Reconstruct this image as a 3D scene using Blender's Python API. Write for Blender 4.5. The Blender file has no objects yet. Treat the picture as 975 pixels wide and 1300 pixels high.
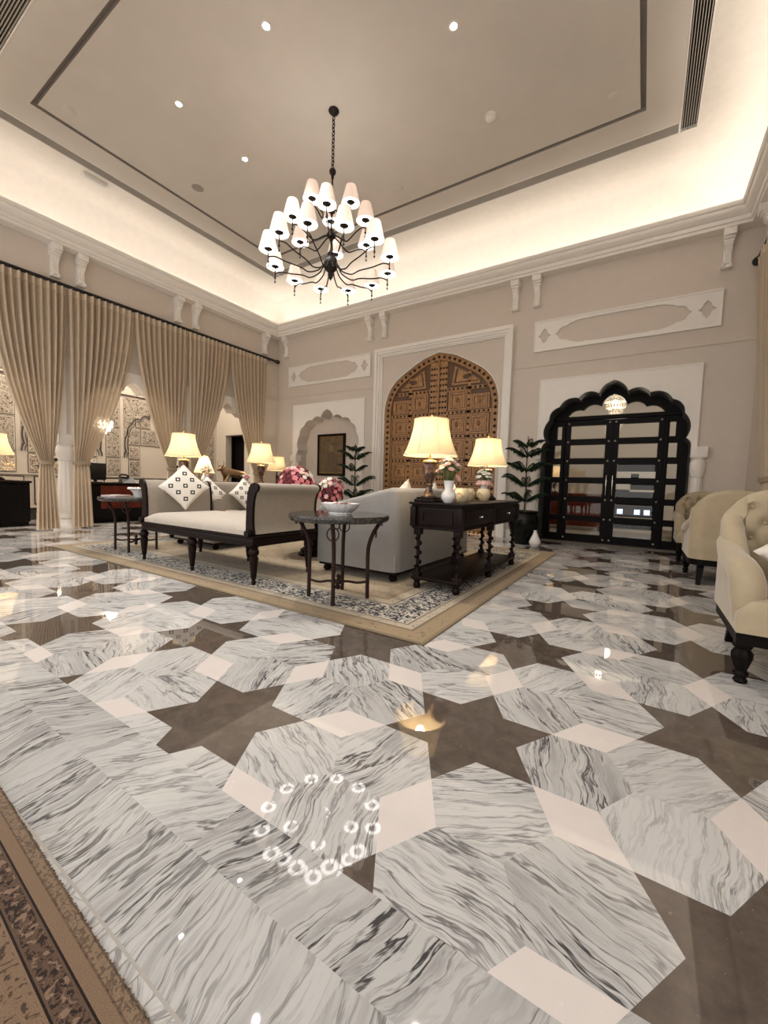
import bpy, bmesh, math, random
from math import sin, cos, pi, radians, sqrt
from mathutils import Vector, Matrix
from mathutils.geometry import tessellate_polygon
random.seed(7)
SC = bpy.context.scene
COL = SC.collection

# ------------------------------------------------------------------ materials
def newmat(name):
    m = bpy.data.materials.new(name); m.use_nodes = True
    nt = m.node_tree
    for n in list(nt.nodes): nt.nodes.remove(n)
    out = nt.nodes.new('ShaderNodeOutputMaterial')
    return m, nt, out
def N(nt, t, **kw):
    n = nt.nodes.new(t)
    for k, v in kw.items():
        if hasattr(n, k): setattr(n, k, v)
    return n
def L(nt, a, b): nt.links.new(a, b)
def setin(n, **kw):
    for k, v in kw.items():
        k = k.replace('_', ' ')
        if k in n.inputs: n.inputs[k].default_value = v
def rgba(c): return (c[0], c[1], c[2], 1.0)
def math_(nt, op, a, b=None, clamp=False):
    n = nt.nodes.new('ShaderNodeMath'); n.operation = op; n.use_clamp = clamp
    for i, v in enumerate((a, b)):
        if v is None: continue
        if isinstance(v, (int, float)): n.inputs[i].default_value = v
        else: nt.links.new(v, n.inputs[i])
    return n.outputs[0]
def mixc(nt, f, a, b, mode='MIX'):
    n = nt.nodes.new('ShaderNodeMix'); n.data_type = 'RGBA'; n.blend_type = mode
    for i, v in ((0, f), (6, a), (7, b)):
        if isinstance(v, (int, float)): n.inputs[i].default_value = v
        elif isinstance(v, tuple): n.inputs[i].default_value = rgba(v)
        else: nt.links.new(v, n.inputs[i])
    return n.outputs[2]
def ramp(nt, fac, stops, interp='LINEAR'):
    n = nt.nodes.new('ShaderNodeValToRGB'); n.color_ramp.interpolation = interp
    cr = n.color_ramp
    while len(cr.elements) > 1: cr.elements.remove(cr.elements[-1])
    for i, (p, c) in enumerate(stops):
        e = cr.elements[0] if i == 0 else cr.elements.new(p)
        e.position = p
        e.color = rgba(c) if isinstance(c, tuple) else (c, c, c, 1)
    nt.links.new(fac, n.inputs[0])
    return n.outputs[0]
def noise(nt, vec, scale, detail=4, rough=.55, dist=0):
    n = nt.nodes.new('ShaderNodeTexNoise')
    n.inputs['Scale'].default_value = scale; n.inputs['Detail'].default_value = detail
    n.inputs['Roughness'].default_value = rough; n.inputs['Distortion'].default_value = dist
    if vec is not None: nt.links.new(vec, n.inputs['Vector'])
    return n.outputs['Fac']
def mapping(nt, vec, scale=(1,1,1), rot=(0,0,0), loc=(0,0,0)):
    n = nt.nodes.new('ShaderNodeMapping')
    n.inputs['Scale'].default_value = scale; n.inputs['Rotation'].default_value = rot; n.inputs['Location'].default_value = loc
    nt.links.new(vec, n.inputs['Vector']); return n.outputs[0]
def ocoord(nt): return nt.nodes.new('ShaderNodeTexCoord').outputs['Object']
def bump(nt, h, strength=.3, dist=.01):
    n = nt.nodes.new('ShaderNodeBump'); n.inputs['Strength'].default_value = strength; n.inputs['Distance'].default_value = dist
    nt.links.new(h, n.inputs['Height']); return n.outputs[0]
def principled(nt, out, color, rough=.5, metal=0, spec=.5, coat=0, sheen=0, normal=None):
    p = nt.nodes.new('ShaderNodeBsdfPrincipled')
    if isinstance(color, tuple): p.inputs['Base Color'].default_value = rgba(color)
    else: nt.links.new(color, p.inputs['Base Color'])
    if isinstance(rough, (int, float)): p.inputs['Roughness'].default_value = rough
    else: nt.links.new(rough, p.inputs['Roughness'])
    p.inputs['Metallic'].default_value = metal
    p.inputs['Specular IOR Level'].default_value = spec
    p.inputs['Coat Weight'].default_value = coat; p.inputs['Coat Roughness'].default_value = .12
    p.inputs['Sheen Weight'].default_value = sheen; p.inputs['Sheen Roughness'].default_value = .4
    if normal is not None: nt.links.new(normal, p.inputs['Normal'])
    nt.links.new(p.outputs[0], out.inputs[0]); return p
def simple(name, c, rough=.5, metal=0, spec=.5, coat=0, sheen=0, var=0, vs=6, bmp=0, bs=120, bd=.002, stretch=(1,1,1)):
    m, nt, out = newmat(name)
    col = c; nrm = None
    if var or bmp: oc = ocoord(nt)
    if var:
        n = noise(nt, mapping(nt, oc, stretch), vs, 5)
        d = tuple(max(0, x*(1-var)) for x in c); e = tuple(min(1, x*(1+var)) for x in c)
        col = ramp(nt, n, [(.3, d), (.7, e)])
    if bmp:
        nrm = bump(nt, noise(nt, oc, bs, 3), bmp, bd)
    principled(nt, out, col, rough, metal, spec, coat, sheen, nrm)
    return m
M = {}
LST, CST = .15, .10
def lin(r, g, b):
    f = lambda v: ((v/255+.055)/1.055)**2.4 if v/255 > .04045 else v/255/12.92
    return (f(r), f(g), f(b))

M['wall'] = simple('wall_paint', (.64,.57,.50), .75, spec=.3, var=.02, bmp=.05, bs=60)
M['trim'] = simple('trim_paint', (.84,.80,.75), .55, spec=.3, var=.015)
M['ceiling'] = simple('ceiling_paint', (.66,.615,.56), .8, spec=.2, var=.03, vs=2)
M['cove'] = simple('cove_paint', (.76,.71,.64), .7, spec=.2, var=.03, vs=9, bmp=.35, bs=55, bd=.006)
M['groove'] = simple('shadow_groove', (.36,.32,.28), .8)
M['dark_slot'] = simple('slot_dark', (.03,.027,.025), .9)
M['slat'] = simple('grille_slat', (.42,.38,.33), .5)
M['black_wood'] = simple('ebony_wood', (.005,.0035,.0032), .45, spec=.10, var=.3, vs=8, stretch=(1,1,6))
M['dark_wood'] = simple('mahogany_dark', (.0095,.0045,.0038), .42, spec=.13, var=.35, vs=7, stretch=(1,1,5))
M['red_wood'] = simple('mahogany_red', (.10,.016,.007), .45, spec=.15, var=.3, vs=5, stretch=(4,1,1))
M['iron'] = simple('rust_iron', (.026,.0115,.0085), .55, metal=.1, spec=.2, var=.4, vs=30)
M['bronze_dark'] = simple('bronze_dark', (.016,.011,.008), .45, metal=.3, spec=.3)
M['chrome'] = simple('chrome', (.72,.70,.66), .15, metal=1)
M['nail'] = simple('nickel_stud', (.42,.38,.34), .3, metal=.9)
M['brass'] = simple('brass', (.45,.30,.12), .3, metal=1)
M['bronze'] = simple('bull_bronze', (.30,.20,.11), .35, metal=.85, var=.25, vs=14)
M['carved'] = simple('carved_teak', (.36,.185,.07), .45, var=.4, vs=9, stretch=(5,5,1), bmp=.4, bs=90, bd=.004)
M['carved_shade'] = simple('carved_teak_recess_shade', (.105,.047,.017), .5, var=.3, vs=12, bmp=.4, bs=90, bd=.004)  # recess shade put into the wood colour to deepen the relief
M['stud'] = simple('iron_stud', (.035,.018,.010), .4, metal=.5)
M['sofa'] = simple('taupe_linen', (.30,.258,.208), .8, sheen=.25, var=.05, vs=25, bmp=.15, bs=500, bd=.001)
M['sofa_grey'] = simple('grey_velvet', (.25,.238,.222), .75, sheen=.35, var=.06, vs=7, bmp=.12, bs=500, bd=.001)
M['velvet'] = simple('beige_velvet', (.42,.34,.222), .7, sheen=.5, var=.07, vs=9, bmp=.1, bs=400, bd=.001)
M['seat_cream'] = simple('cream_linen', (.42,.365,.305), .8, sheen=.2, var=.04, vs=20, bmp=.12, bs=450, bd=.001)
M['ceramic'] = simple('white_ceramic', (.80,.78,.76), .18, coat=.4)
M['cream_glass'] = simple('cream_ceramic', (.78,.66,.42), .3, coat=.2, var=.05, vs=10)
M['porcelain_dark'] = simple('black_glaze', (.003,.0033,.003), .25, spec=.25)
M['leaf'] = simple('pine_leaf', (.006,.022,.008), .6, spec=.25, var=.4, vs=14)
M['stem'] = simple('plant_stem', (.05,.055,.02), .6)
M['soil'] = simple('soil', (.02,.014,.01), .9)
M['petal_white'] = simple('petal_white', (.80,.77,.66), .6, var=.1, vs=40)
M['petal_pink'] = simple('petal_pink', (.72,.22,.25), .55, var=.25, vs=30)
M['petal_red'] = simple('petal_red', (.15,.004,.012), .55, var=.4, vs=30)
M['petal_blush'] = simple('petal_blush', (.80,.52,.46), .55, var=.2, vs=30)
M['vase_red'] = simple('maroon_glaze', (.07,.006,.009), .25, coat=.2)
M['plant_green'] = simple('bouquet_green', (.06,.12,.03), .6)
M['plastic_white'] = simple('white_plastic', (.72,.69,.64), .4)
M['plastic_black'] = simple('black_plastic', (.008,.008,.009), .3)
M['paper'] = simple('paper', (.75,.70,.66), .6)
M['magazine'] = simple('magazine_cover', (.45,.33,.33), .35, var=.3, vs=30)
M['rope'] = simple('rope_tieback', (.36,.28,.19), .8, var=.2, vs=80)
M['rod'] = simple('black_rod', (.006,.005,.005), .35)
M['soffit'] = simple('soffit_charcoal', (.085,.085,.088), .45)
M['plain_floor'] = simple('plain_stone', (.40,.37,.33), .25)
M['backroom'] = simple('inner_wall_paint', (.47,.415,.345), .8)
M['white_cloth'] = simple('white_tablecloth', (.80,.78,.75), .8)

def emis(name, c, s):
    m, nt, out = newmat(name)
    e = N(nt, 'ShaderNodeEmission'); e.inputs[0].default_value = rgba(c); e.inputs[1].default_value = s
    L(nt, e.outputs[0], out.inputs[0]); return m
M['lens'] = emis('lit_lens', (1,.97,.93), 30)
M['diffuser'] = emis('glow_ring', (1,.95,.90), 5.2)  # glow of the added rings imitating the bulb-lit inside of the shades
M['bulb'] = emis('lit_bulb', (1,.90,.74), 14)
M['led'] = emis('led_strip', (1,.86,.66), 6)
M['screen'] = emis('lit_screen', (.45,.6,1), 2.0)

def shade_mat(name, c, tr=.6):
    m, nt, out = newmat(name)
    d = N(nt, 'ShaderNodeBsdfDiffuse'); d.inputs[0].default_value = rgba(c)
    t = N(nt, 'ShaderNodeBsdfTranslucent'); t.inputs[0].default_value = rgba(c)
    x = N(nt, 'ShaderNodeMixShader'); x.inputs[0].default_value = tr
    L(nt, d.outputs[0], x.inputs[1]); L(nt, t.outputs[0], x.inputs[2]); L(nt, x.outputs[0], out.inputs[0])
    return m
M['lamp_shade'] = shade_mat('cream_lamp_shade', (.82,.67,.43), LST)
M['chand_shade'] = shade_mat('white_pleated_shade', (.78,.67,.60), CST)
M['crystal'] = shade_mat('frosted_crystal', (.9,.87,.82), .5)

def curtain_mat():
    m, nt, out = newmat('sheer_curtain')
    oc = ocoord(nt)
    n = noise(nt, mapping(nt, oc, (40,40,4)), 6, 3)
    c = ramp(nt, n, [(.3, (.63,.525,.40)), (.7, (.73,.62,.48))])
    d = N(nt, 'ShaderNodeBsdfDiffuse'); L(nt, c, d.inputs[0])
    t = N(nt, 'ShaderNodeBsdfTranslucent'); L(nt, c, t.inputs[0])
    x = N(nt, 'ShaderNodeMixShader'); x.inputs[0].default_value = .24
    L(nt, d.outputs[0], x.inputs[1]); L(nt, t.outputs[0], x.inputs[2])
    tr = N(nt, 'ShaderNodeBsdfTransparent'); tr.inputs[0].default_value = (.9,.82,.7,1)
    y = N(nt, 'ShaderNodeMixShader'); y.inputs[0].default_value = .09
    L(nt, x.outputs[0], y.inputs[1]); L(nt, tr.outputs[0], y.inputs[2]); L(nt, y.outputs[0], out.inputs[0])
    return m
M['curtain'] = curtain_mat()
M['curtain_head'] = shade_mat('curtain_heading', (.76,.65,.50), .3)

def glass_mat(name, tint, fac):
    m, nt, out = newmat(name)
    tr = N(nt, 'ShaderNodeBsdfTransparent'); tr.inputs[0].default_value = rgba(tint)
    g = N(nt, 'ShaderNodeBsdfGlossy'); g.inputs['Roughness'].default_value = .015; g.inputs[0].default_value = (.95,.95,.95,1)
    fr = N(nt, 'ShaderNodeFresnel'); fr.inputs[0].default_value = 1.38
    f = math_(nt, 'ADD', fr.outputs[0], fac, True)
    x = N(nt, 'ShaderNodeMixShader'); L(nt, f, x.inputs[0])
    L(nt, tr.outputs[0], x.inputs[1]); L(nt, g.outputs[0], x.inputs[2]); L(nt, x.outputs[0], out.inputs[0])
    return m
M['glass'] = glass_mat('door_glass', (.88,.86,.82), .0)

def marble_mat(name, base, vein, dens=1.0):
    m, nt, out = newmat(name)
    uv = N(nt, 'ShaderNodeUVMap'); uv.uv_map = 'UVMap'
    v = uv.outputs[0]
    tone = N(nt, 'ShaderNodeAttribute'); tone.attribute_name = 'tone'
    tf = tone.outputs['Fac']
    wn = nt.nodes.new('ShaderNodeTexNoise'); wn.inputs['Scale'].default_value = 3.0; wn.inputs['Detail'].default_value = 3
    L(nt, v, wn.inputs['Vector'])
    off = N(nt, 'ShaderNodeVectorMath'); off.operation = 'SCALE'; off.inputs['Scale'].default_value = .14
    L(nt, wn.outputs['Color'], off.inputs[0])
    ad = N(nt, 'ShaderNodeVectorMath'); ad.operation = 'ADD'; L(nt, v, ad.inputs[0]); L(nt, off.outputs[0], ad.inputs[1])
    w = ad.outputs[0]
    n1 = noise(nt, mapping(nt, w, (1.9, 18, 1)), 1.0, 5, .58)
    n2 = noise(nt, mapping(nt, w, (3.6, 42, 1)), 1.0, 5, .58)
    n3 = noise(nt, mapping(nt, w, (1.6, 6.5, 1)), 1.0, 3, .5)
    r1 = math_(nt, 'ABSOLUTE', math_(nt, 'SUBTRACT', n1, .5))
    r2 = math_(nt, 'ABSOLUTE', math_(nt, 'SUBTRACT', n2, .5))
    t1 = ramp(nt, r1, [(0, 1.0), (.010, .85), (.028, 0.0)])
    t2 = ramp(nt, r2, [(0, .9), (.02, .4), (.045, 0.0)])
    gate = ramp(nt, n3, [(.36, 0.22), (.58, 1.0)])
    cloud = ramp(nt, n1, [(.28, .7), (.50, 0.0)])
    a = math_(nt, 'MULTIPLY', t1, gate)
    b = math_(nt, 'MULTIPLY', math_(nt, 'MULTIPLY', t2, gate), .55)
    c = math_(nt, 'MULTIPLY', math_(nt, 'MULTIPLY', cloud, gate), math_(nt, 'ADD', math_(nt, 'MULTIPLY', tf, .8), .18))
    s = math_(nt, 'MAXIMUM', math_(nt, 'MAXIMUM', a, b), c)
    s = math_(nt, 'MULTIPLY', s, math_(nt, 'ADD', math_(nt, 'MULTIPLY', tf, .45), .62*dens), True)
    bc = mixc(nt, tf, base, tuple(x*.86 for x in base))
    col = mixc(nt, s, bc, vein)
    principled(nt, out, col, .022, 0, .6)
    return m
M['marble'] = marble_mat('grey_marble', (.56,.545,.525), (.040,.038,.042), 1.05)
M['marble_border'] = marble_mat('border_marble', (.54,.53,.51), (.05,.048,.05), 1.0)
def stone_mat(name, c, spread, sc):
    m, nt, out = newmat(name)
    oc = ocoord(nt)
    n = noise(nt, oc, sc, 7, .7)
    n2 = noise(nt, oc, 1.4, 2)
    f = math_(nt, 'ADD', math_(nt, 'MULTIPLY', n, .7), math_(nt, 'MULTIPLY', n2, .3))
    col = ramp(nt, f, [(.32, tuple(x*(1-spread) for x in c)), (.52, c), (.7, tuple(x*(1+spread) for x in c))])
    sp_ = noise(nt, oc, 60, 2, .5)
    col = mixc(nt, ramp(nt, sp_, [(.70, 0), (.74, .35)]), col, tuple(min(1, x*3.2) for x in c))
    principled(nt, out, col, .022, 0, .6)
    return m
M['brown_stone'] = stone_mat('brown_marble', (.095,.073,.058), .38, 14)
M['white_stone'] = stone_mat('white_marble', (.66,.60,.56), .05, 4)

def rug_mat():
    m, nt, out = newmat('persian_rug')
    oc = ocoord(nt)
    sp = N(nt, 'ShaderNodeSeparateXYZ'); L(nt, oc, sp.inputs[0])
    dx = math_(nt, 'SUBTRACT', 2.795, math_(nt, 'ABSOLUTE', sp.outputs[0]))
    dy = math_(nt, 'SUBTRACT', 2.20, math_(nt, 'ABSOLUTE', sp.outputs[1]))
    d = math_(nt, 'MINIMUM', dx, dy)
    tan, lt, ln = (.28,.205,.12), (.40,.34,.25), (.17,.12,.075)
    base = ramp(nt, d, [(0, (.20,.15,.09)), (.02, (.20,.15,.09)), (.022, tan), (.15, tan), (.152, ln), (.17, ln), (.172, lt), (.235, lt),
                        (.237, ln), (.25, ln), (.252, (.50,.46,.39)), (.55, (.50,.46,.39)), (.552, ln), (.57, ln), (.572, lt), (.66, lt), (.662, tan), (.70, ln), (.705, (.34,.265,.175)), (1.0, (.34,.265,.175))], 'CONSTANT')
    vo = nt.nodes.new('ShaderNodeTexVoronoi'); vo.inputs['Scale'].default_value = 15; L(nt, oc, vo.inputs['Vector'])
    n1 = noise(nt, oc, 26, 3, .6, 1.5)
    motif = math_(nt, 'MULTIPLY', ramp(nt, n1, [(.47, 0), (.50, 1)]), ramp(nt, vo.outputs['Distance'], [(.22, 0), (.3, 1)]))
    band = ramp(nt, d, [(0, 0), (.26, 1.0), (.54, 0)], 'CONSTANT')
    col = mixc(nt, math_(nt, 'MULTIPLY', motif, band), base, (.010,.011,.019))
    n2 = noise(nt, oc, 15, 3, .6, 2.0)
    m2 = ramp(nt, n2, [(.56, 0), (.60, .75)])
    inner = ramp(nt, d, [(0, 0), (.72, 1.0)], 'CONSTANT')
    col = mixc(nt, math_(nt, 'MULTIPLY', m2, inner), col, (.16,.12,.085))
    b2 = ramp(nt, d, [(0, 0), (.05, .7), (.14, 0), (.18, .6), (.23, 0), (.58, .6), (.65, 0)], 'CONSTANT')
    m3 = ramp(nt, noise(nt, oc, 34, 2, .5, 1.0), [(.60, 0), (.64, 1)])
    col = mixc(nt, math_(nt, 'MULTIPLY', m3, b2), col, (.11,.085,.07))
    nz = bump(nt, noise(nt, oc, 350, 2), .25, .004)
    p = principled(nt, out, col, .9, 0, .2, 0, .15, nz)
    return m
M['rug'] = rug_mat()
def carpet_mat():
    m, nt, out = newmat('brown_carpet')
    oc = ocoord(nt)
    sp = N(nt, 'ShaderNodeSeparateXYZ'); L(nt, oc, sp.inputs[0])
    d = math_(nt, 'MULTIPLY', sp.outputs[1], -1.0)     # distance in from the leading edge
    br, tn = (.155,.098,.066), (.235,.165,.11)
    base = ramp(nt, d, [(0, (.26,.19,.13)), (.022, (.17,.115,.08)), (.026, tn), (.046, tn), (.048, (.02,.014,.012)), (.0525, (.02,.014,.012)), (.054, (.13,.085,.06)), (.094, (.13,.085,.06)), (.095, (.02,.014,.012)), (.100, (.02,.014,.012)), (.101, (.24,.165,.11)), (1, (.24,.165,.11))], 'CONSTANT')
    n1 = noise(nt, oc, 85, 3, .6, 1.2)
    m1 = ramp(nt, n1, [(.50, 0), (.54, 1)])
    band = ramp(nt, d, [(0, .5), (.026, 0), (.056, 1.0), (.092, 0)], 'CONSTANT')
    col = mixc(nt, math_(nt, 'MULTIPLY', m1, band), base, (.035,.022,.02))
    m1b = ramp(nt, noise(nt, oc, 60, 2, .5, .5), [(.56, 0), (.60, .8)])
    band2 = ramp(nt, d, [(0, 0), (.056, 1.0), (.092, 0)], 'CONSTANT')
    col = mixc(nt, math_(nt, 'MULTIPLY', m1b, band2), col, (.30,.21,.15))
    n2 = noise(nt, oc, 30, 3, .6, 2.2)
    m2 = ramp(nt, n2, [(.55, 0), (.59, .85)])
    inner = ramp(nt, d, [(0, 0), (.102, 1.0)], 'CONSTANT')
    col = mixc(nt, math_(nt, 'MULTIPLY', m2, inner), col, (.055,.035,.028))
    n3 = noise(nt, oc, 500, 2)
    col = mixc(nt, .35, col, ramp(nt, n3, [(.35, (.06,.04,.03)), (.65, (.5,.38,.27))]), 'OVERLAY')
    principled(nt, out, col, .95, 0, .1, 0, .1, bump(nt, n3, .5, .006))
    return m
M['carpet'] = carpet_mat()

def cushion_mat():
    m, nt, out = newmat('square_print_cushion')
    oc = ocoord(nt)
    sp = N(nt, 'ShaderNodeSeparateXYZ'); L(nt, oc, sp.inputs[0])
    S = 9.2
    def cell(o):
        return math_(nt, 'SUBTRACT', math_(nt, 'FRACT', math_(nt, 'ADD', math_(nt, 'MULTIPLY', o, S), 20.5)), .5)
    u = cell(sp.outputs[0]); v = cell(sp.outputs[1])
    a = math_(nt, 'ABSOLUTE', math_(nt, 'ADD', u, v)); b = math_(nt, 'ABSOLUTE', math_(nt, 'SUBTRACT', u, v))
    q = math_(nt, 'MAXIMUM', a, b)
    col = ramp(nt, q, [(0, (.78,.74,.67)), (.13, (.02,.017,.015)), (.31, (.74,.69,.61))], 'CONSTANT')
    principled(nt, out, col, .8, 0, .3, 0, .2, bump(nt, noise(nt, oc, 450, 2), .15, .002))
    return m
M['cushion'] = cushion_mat()

def mosaic_mat(name, dark, light, sc, glitter=0):
    m, nt, out = newmat(name)
    oc = ocoord(nt)
    v1 = nt.nodes.new('ShaderNodeTexVoronoi'); v1.inputs['Scale'].default_value = sc; v1.feature = 'DISTANCE_TO_EDGE'; L(nt, oc, v1.inputs['Vector'])
    n1 = noise(nt, oc, sc*.9, 3, .6, 1.8)
    f = math_(nt, 'MULTIPLY', ramp(nt, n1, [(.44, 1), (.50, 0)]), ramp(nt, v1.outputs['Distance'], [(.02, 0), (.06, 1)]))
    v2 = nt.nodes.new('ShaderNodeTexVoronoi'); v2.inputs['Scale'].default_value = sc*.45; L(nt, oc, v2.inputs['Vector'])
    g = ramp(nt, v2.outputs['Distance'], [(.16, 1), (.2, 0), (.34, 0), (.36, .6), (.40, 0)])
    col = mixc(nt, math_(nt, 'MAXIMUM', f, g), light, dark)
    p = principled(nt, out, col, .35, 0, .5)
    if glitter:
        v3 = nt.nodes.new('ShaderNodeTexVoronoi'); v3.inputs['Scale'].default_value = 55; L(nt, oc, v3.inputs['Vector'])
        h = ramp(nt, v3.outputs['Color'], [(.45, 0), (.55, 1)])
        L(nt, h, p.inputs['Metallic']); p.inputs['Roughness'].default_value = .12
        b = N(nt, 'ShaderNodeBump'); b.inputs['Strength'].default_value = .7; b.inputs['Distance'].default_value = .02
        L(nt, v3.outputs['Color'], b.inputs['Height']); L(nt, b.outputs[0], p.inputs['Normal'])
        col2 = mixc(nt, h, col, (.8,.76,.72)); L(nt, col2, p.inputs['Base Color'])
    return m
M['mosaic'] = mosaic_mat('floral_inlay', (.065,.040,.026), (.36,.315,.255), 22)
M['mosaic_mirror'] = mosaic_mat('mirror_mosaic', (.16,.10,.07), (.55,.45,.34), 26, 1)
M['inlay_dark'] = simple('dark_inlay', (.03,.018,.014), .4)

def portrait_mat():
    m, nt, out = newmat('faded_portrait')
    oc = ocoord(nt)
    sp = N(nt, 'ShaderNodeSeparateXYZ'); L(nt, oc, sp.inputs[0])
    def ell(cx, cz, rx, rz):
        a = math_(nt, 'DIVIDE', math_(nt, 'SUBTRACT', sp.outputs[0], cx), rx)
        b = math_(nt, 'DIVIDE', math_(nt, 'SUBTRACT', sp.outputs[2], cz), rz)
        return math_(nt, 'ADD', math_(nt, 'MULTIPLY', a, a), math_(nt, 'MULTIPLY', b, b))
    e1 = ramp(nt, ell(0, .72, .09, .11), [(.5, 1), (1.0, 0)])
    e2 = ramp(nt, ell(0.02, .25, .26, .42), [(.7, .6), (1.0, 0)])
    n = noise(nt, oc, 9, 5, .7)
    base = ramp(nt, n, [(.3, (.085,.055,.03)), (.7, (.20,.135,.075))])
    col = mixc(nt, e2, base, (.10,.068,.042)); col = mixc(nt, math_(nt, 'MULTIPLY', e1, .7), col, (.25,.17,.10))
    principled(nt, out, col, .4)
    return m
M['portrait'] = portrait_mat()
def granite_mat():
    m, nt, out = newmat('granite_top')
    oc = ocoord(nt)
    n = noise(nt, oc, 70, 6, .75)
    col = ramp(nt, n, [(.36, (.008,.0075,.007)), (.52, (.035,.031,.028)), (.70, (.16,.145,.125))])
    principled(nt, out, col, .10, 0, .45)
    return m
M['granite'] = granite_mat()
def lampbody_mat():
    m, nt, out = newmat('antique_lamp_body')
    oc = ocoord(nt)
    n = noise(nt, mapping(nt, oc, (14,14,5)), 3, 4)
    col = ramp(nt, n, [(.35, (.022,.011,.008)), (.52, (.10,.045,.026)), (.7, (.35,.24,.16))])
    principled(nt, out, col, .3, .1, .5, .3)
    return m
M['lamp_body'] = lampbody_mat()

# ------------------------------------------------------------------ mesh builder
class MB:
    def __init__(s): s.bm = bmesh.new(); s.m = 0
    def f(s, vs, m=None):
        try:
            fc = s.bm.faces.new(vs); fc.material_index = s.m if m is None else m; return fc
        except ValueError: return None
    def v(s, p): return s.bm.verts.new(p)
    def box(s, x0, x1, y0, y1, z0, z1, m=None, bev=0, seg=2, mat=None):
        P = [(x0,y0,z0),(x1,y0,z0),(x1,y1,z0),(x0,y1,z0),(x0,y0,z1),(x1,y0,z1),(x1,y1,z1),(x0,y1,z1)]
        if mat is not None: P = [mat @ Vector(p) for p in P]
        V = [s.v(p) for p in P]
        F = [s.f([V[i] for i in q], m) for q in ((0,3,2,1),(4,5,6,7),(0,1,5,4),(1,2,6,5),(2,3,7,6),(3,0,4,7))]
        if bev:
            es = set(e for fc in F for e in fc.edges)
            bmesh.ops.bevel(s.bm, geom=list(es), offset=bev, segments=seg, profile=.5, affect='EDGES')
        return s
    def lathe(s, prof, n=24, c=(0,0,0), m=None, sx=1, sy=1, fl=0, nf=12, mat=None):
        rings = []
        for r, z in prof:
            if r < 1e-5:
                p = Vector((c[0], c[1], c[2]+z))
                rings.append([s.v(mat @ p if mat else p)])
            else:
                R = []
                for i in range(n):
                    a = 2*pi*i/n
                    rr = r*(1+fl*cos(nf*a)) if fl else r
                    p = Vector((c[0]+rr*cos(a)*sx, c[1]+rr*sin(a)*sy, c[2]+z))
                    R.append(s.v(mat @ p if mat else p))
                rings.append(R)
        for a, b in zip(rings, rings[1:]):
            for i in range(n):
                j = (i+1) % n
                if len(a) == 1 and len(b) == 1: continue
                if len(a) == 1: s.f([a[0], b[j], b[i]], m)
                elif len(b) == 1: s.f([a[i], a[j], b[0]], m)
                else: s.f([a[i], a[j], b[j], b[i]], m)
        return s
    def tube(s, pts, r, n=8, m=None, cap=True, closed=False):
        pts = [Vector(p) for p in pts]; k = len(pts)
        rs = r if isinstance(r, (list, tuple)) else [r]*k
        rings = []; up = None
        for i, p in enumerate(pts):
            if closed: t = pts[(i+1) % k]-pts[i-1]
            else: t = pts[min(i+1, k-1)]-pts[max(i-1, 0)]
            t.normalize()
            if up is None:
                up = Vector((0,0,1)) if abs(t.z) < .9 else Vector((1,0,0))
            x = t.cross(up)
            if x.length < 1e-4: x = t.cross(Vector((0,1,0)))
            x.normalize(); up = x.cross(t).normalized()
            rings.append([s.v(p+(x*cos(2*pi*j/n)+up*sin(2*pi*j/n))*rs[i]) for j in range(n)])
        pr = list(zip(rings, rings[1:]))
        if closed: pr.append((rings[-1], rings[0]))
        for a, b in pr:
            for j in range(n): s.f([a[j], a[(j+1) % n], b[(j+1) % n], b[j]], m)
        if cap and not closed:
            s.f(rings[0][::-1], m); s.f(rings[-1], m)
        return s
    def ball(s, c, r, n=12, k=7, m=None, sc=(1,1,1)):
        prof = [(r*sin(pi*i/k) if 0 < i < k else 0, -r*cos(pi*i/k)) for i in range(k+1)]
        mt = Matrix.Translation(c) @ Matrix.Diagonal((sc[0], sc[1], sc[2], 1))
        return s.lathe(prof, n, (0,0,0), m, mat=mt)
    def plate(s, outer, holes, a0, a1, fn, m=None, mside=None, sides=True, back=True):
        """flat plate with holes; loops of (u,v); fn(u,v,w)->xyz"""
        loops = [list(outer)] + [list(h) for h in holes]
        tris = tessellate_polygon([[Vector((p[0], p[1], 0)) for p in l] for l in loops])
        flat = [p for l in loops for p in l]
        A = [s.v(fn(p[0], p[1], a0)) for p in flat]
        B = [s.v(fn(p[0], p[1], a1)) for p in flat] if (sides or back) else None
        for t in tris:
            s.f([A[i] for i in t], m)
            if back: s.f([B[i] for i in reversed(t)], m)
        if sides:
            o = 0
            for li, l in enumerate(loops):
                k = len(l)
                for i in range(k):
                    j = (i+1) % k
                    s.f([A[o+i], A[o+j], B[o+j], B[o+i]], (mside if (li and mside is not None) else m))
                o += k
        return s
    def grid(s, fn, nu, nv, m=None, closeu=False):
        V = [[s.v(fn(i/nu, j/nv)) for i in range(nu + (0 if closeu else 1))] for j in range(nv+1)]
        w = len(V[0])
        for j in range(nv):
            for i in range(nu):
                k = (i+1) % w
                s.f([V[j][i], V[j][k], V[j+1][k], V[j+1][i]], m)
        return V
    def sweep(s, prof, path, m=None, closed=False):
        """prof list of (d,z), path list of (x,y, nx,ny) with mitred inward normals"""
        R = [[s.v((x+nx*d, y+ny*d, z)) for d, z in prof] for x, y, nx, ny in path]
        k = len(prof)
        pr = list(zip(R, R[1:])) + ([(R[-1], R[0])] if closed else [])
        for a, b in pr:
            for i in range(k-1): s.f([a[i], a[i+1], b[i+1], b[i]], m)
        return s
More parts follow.
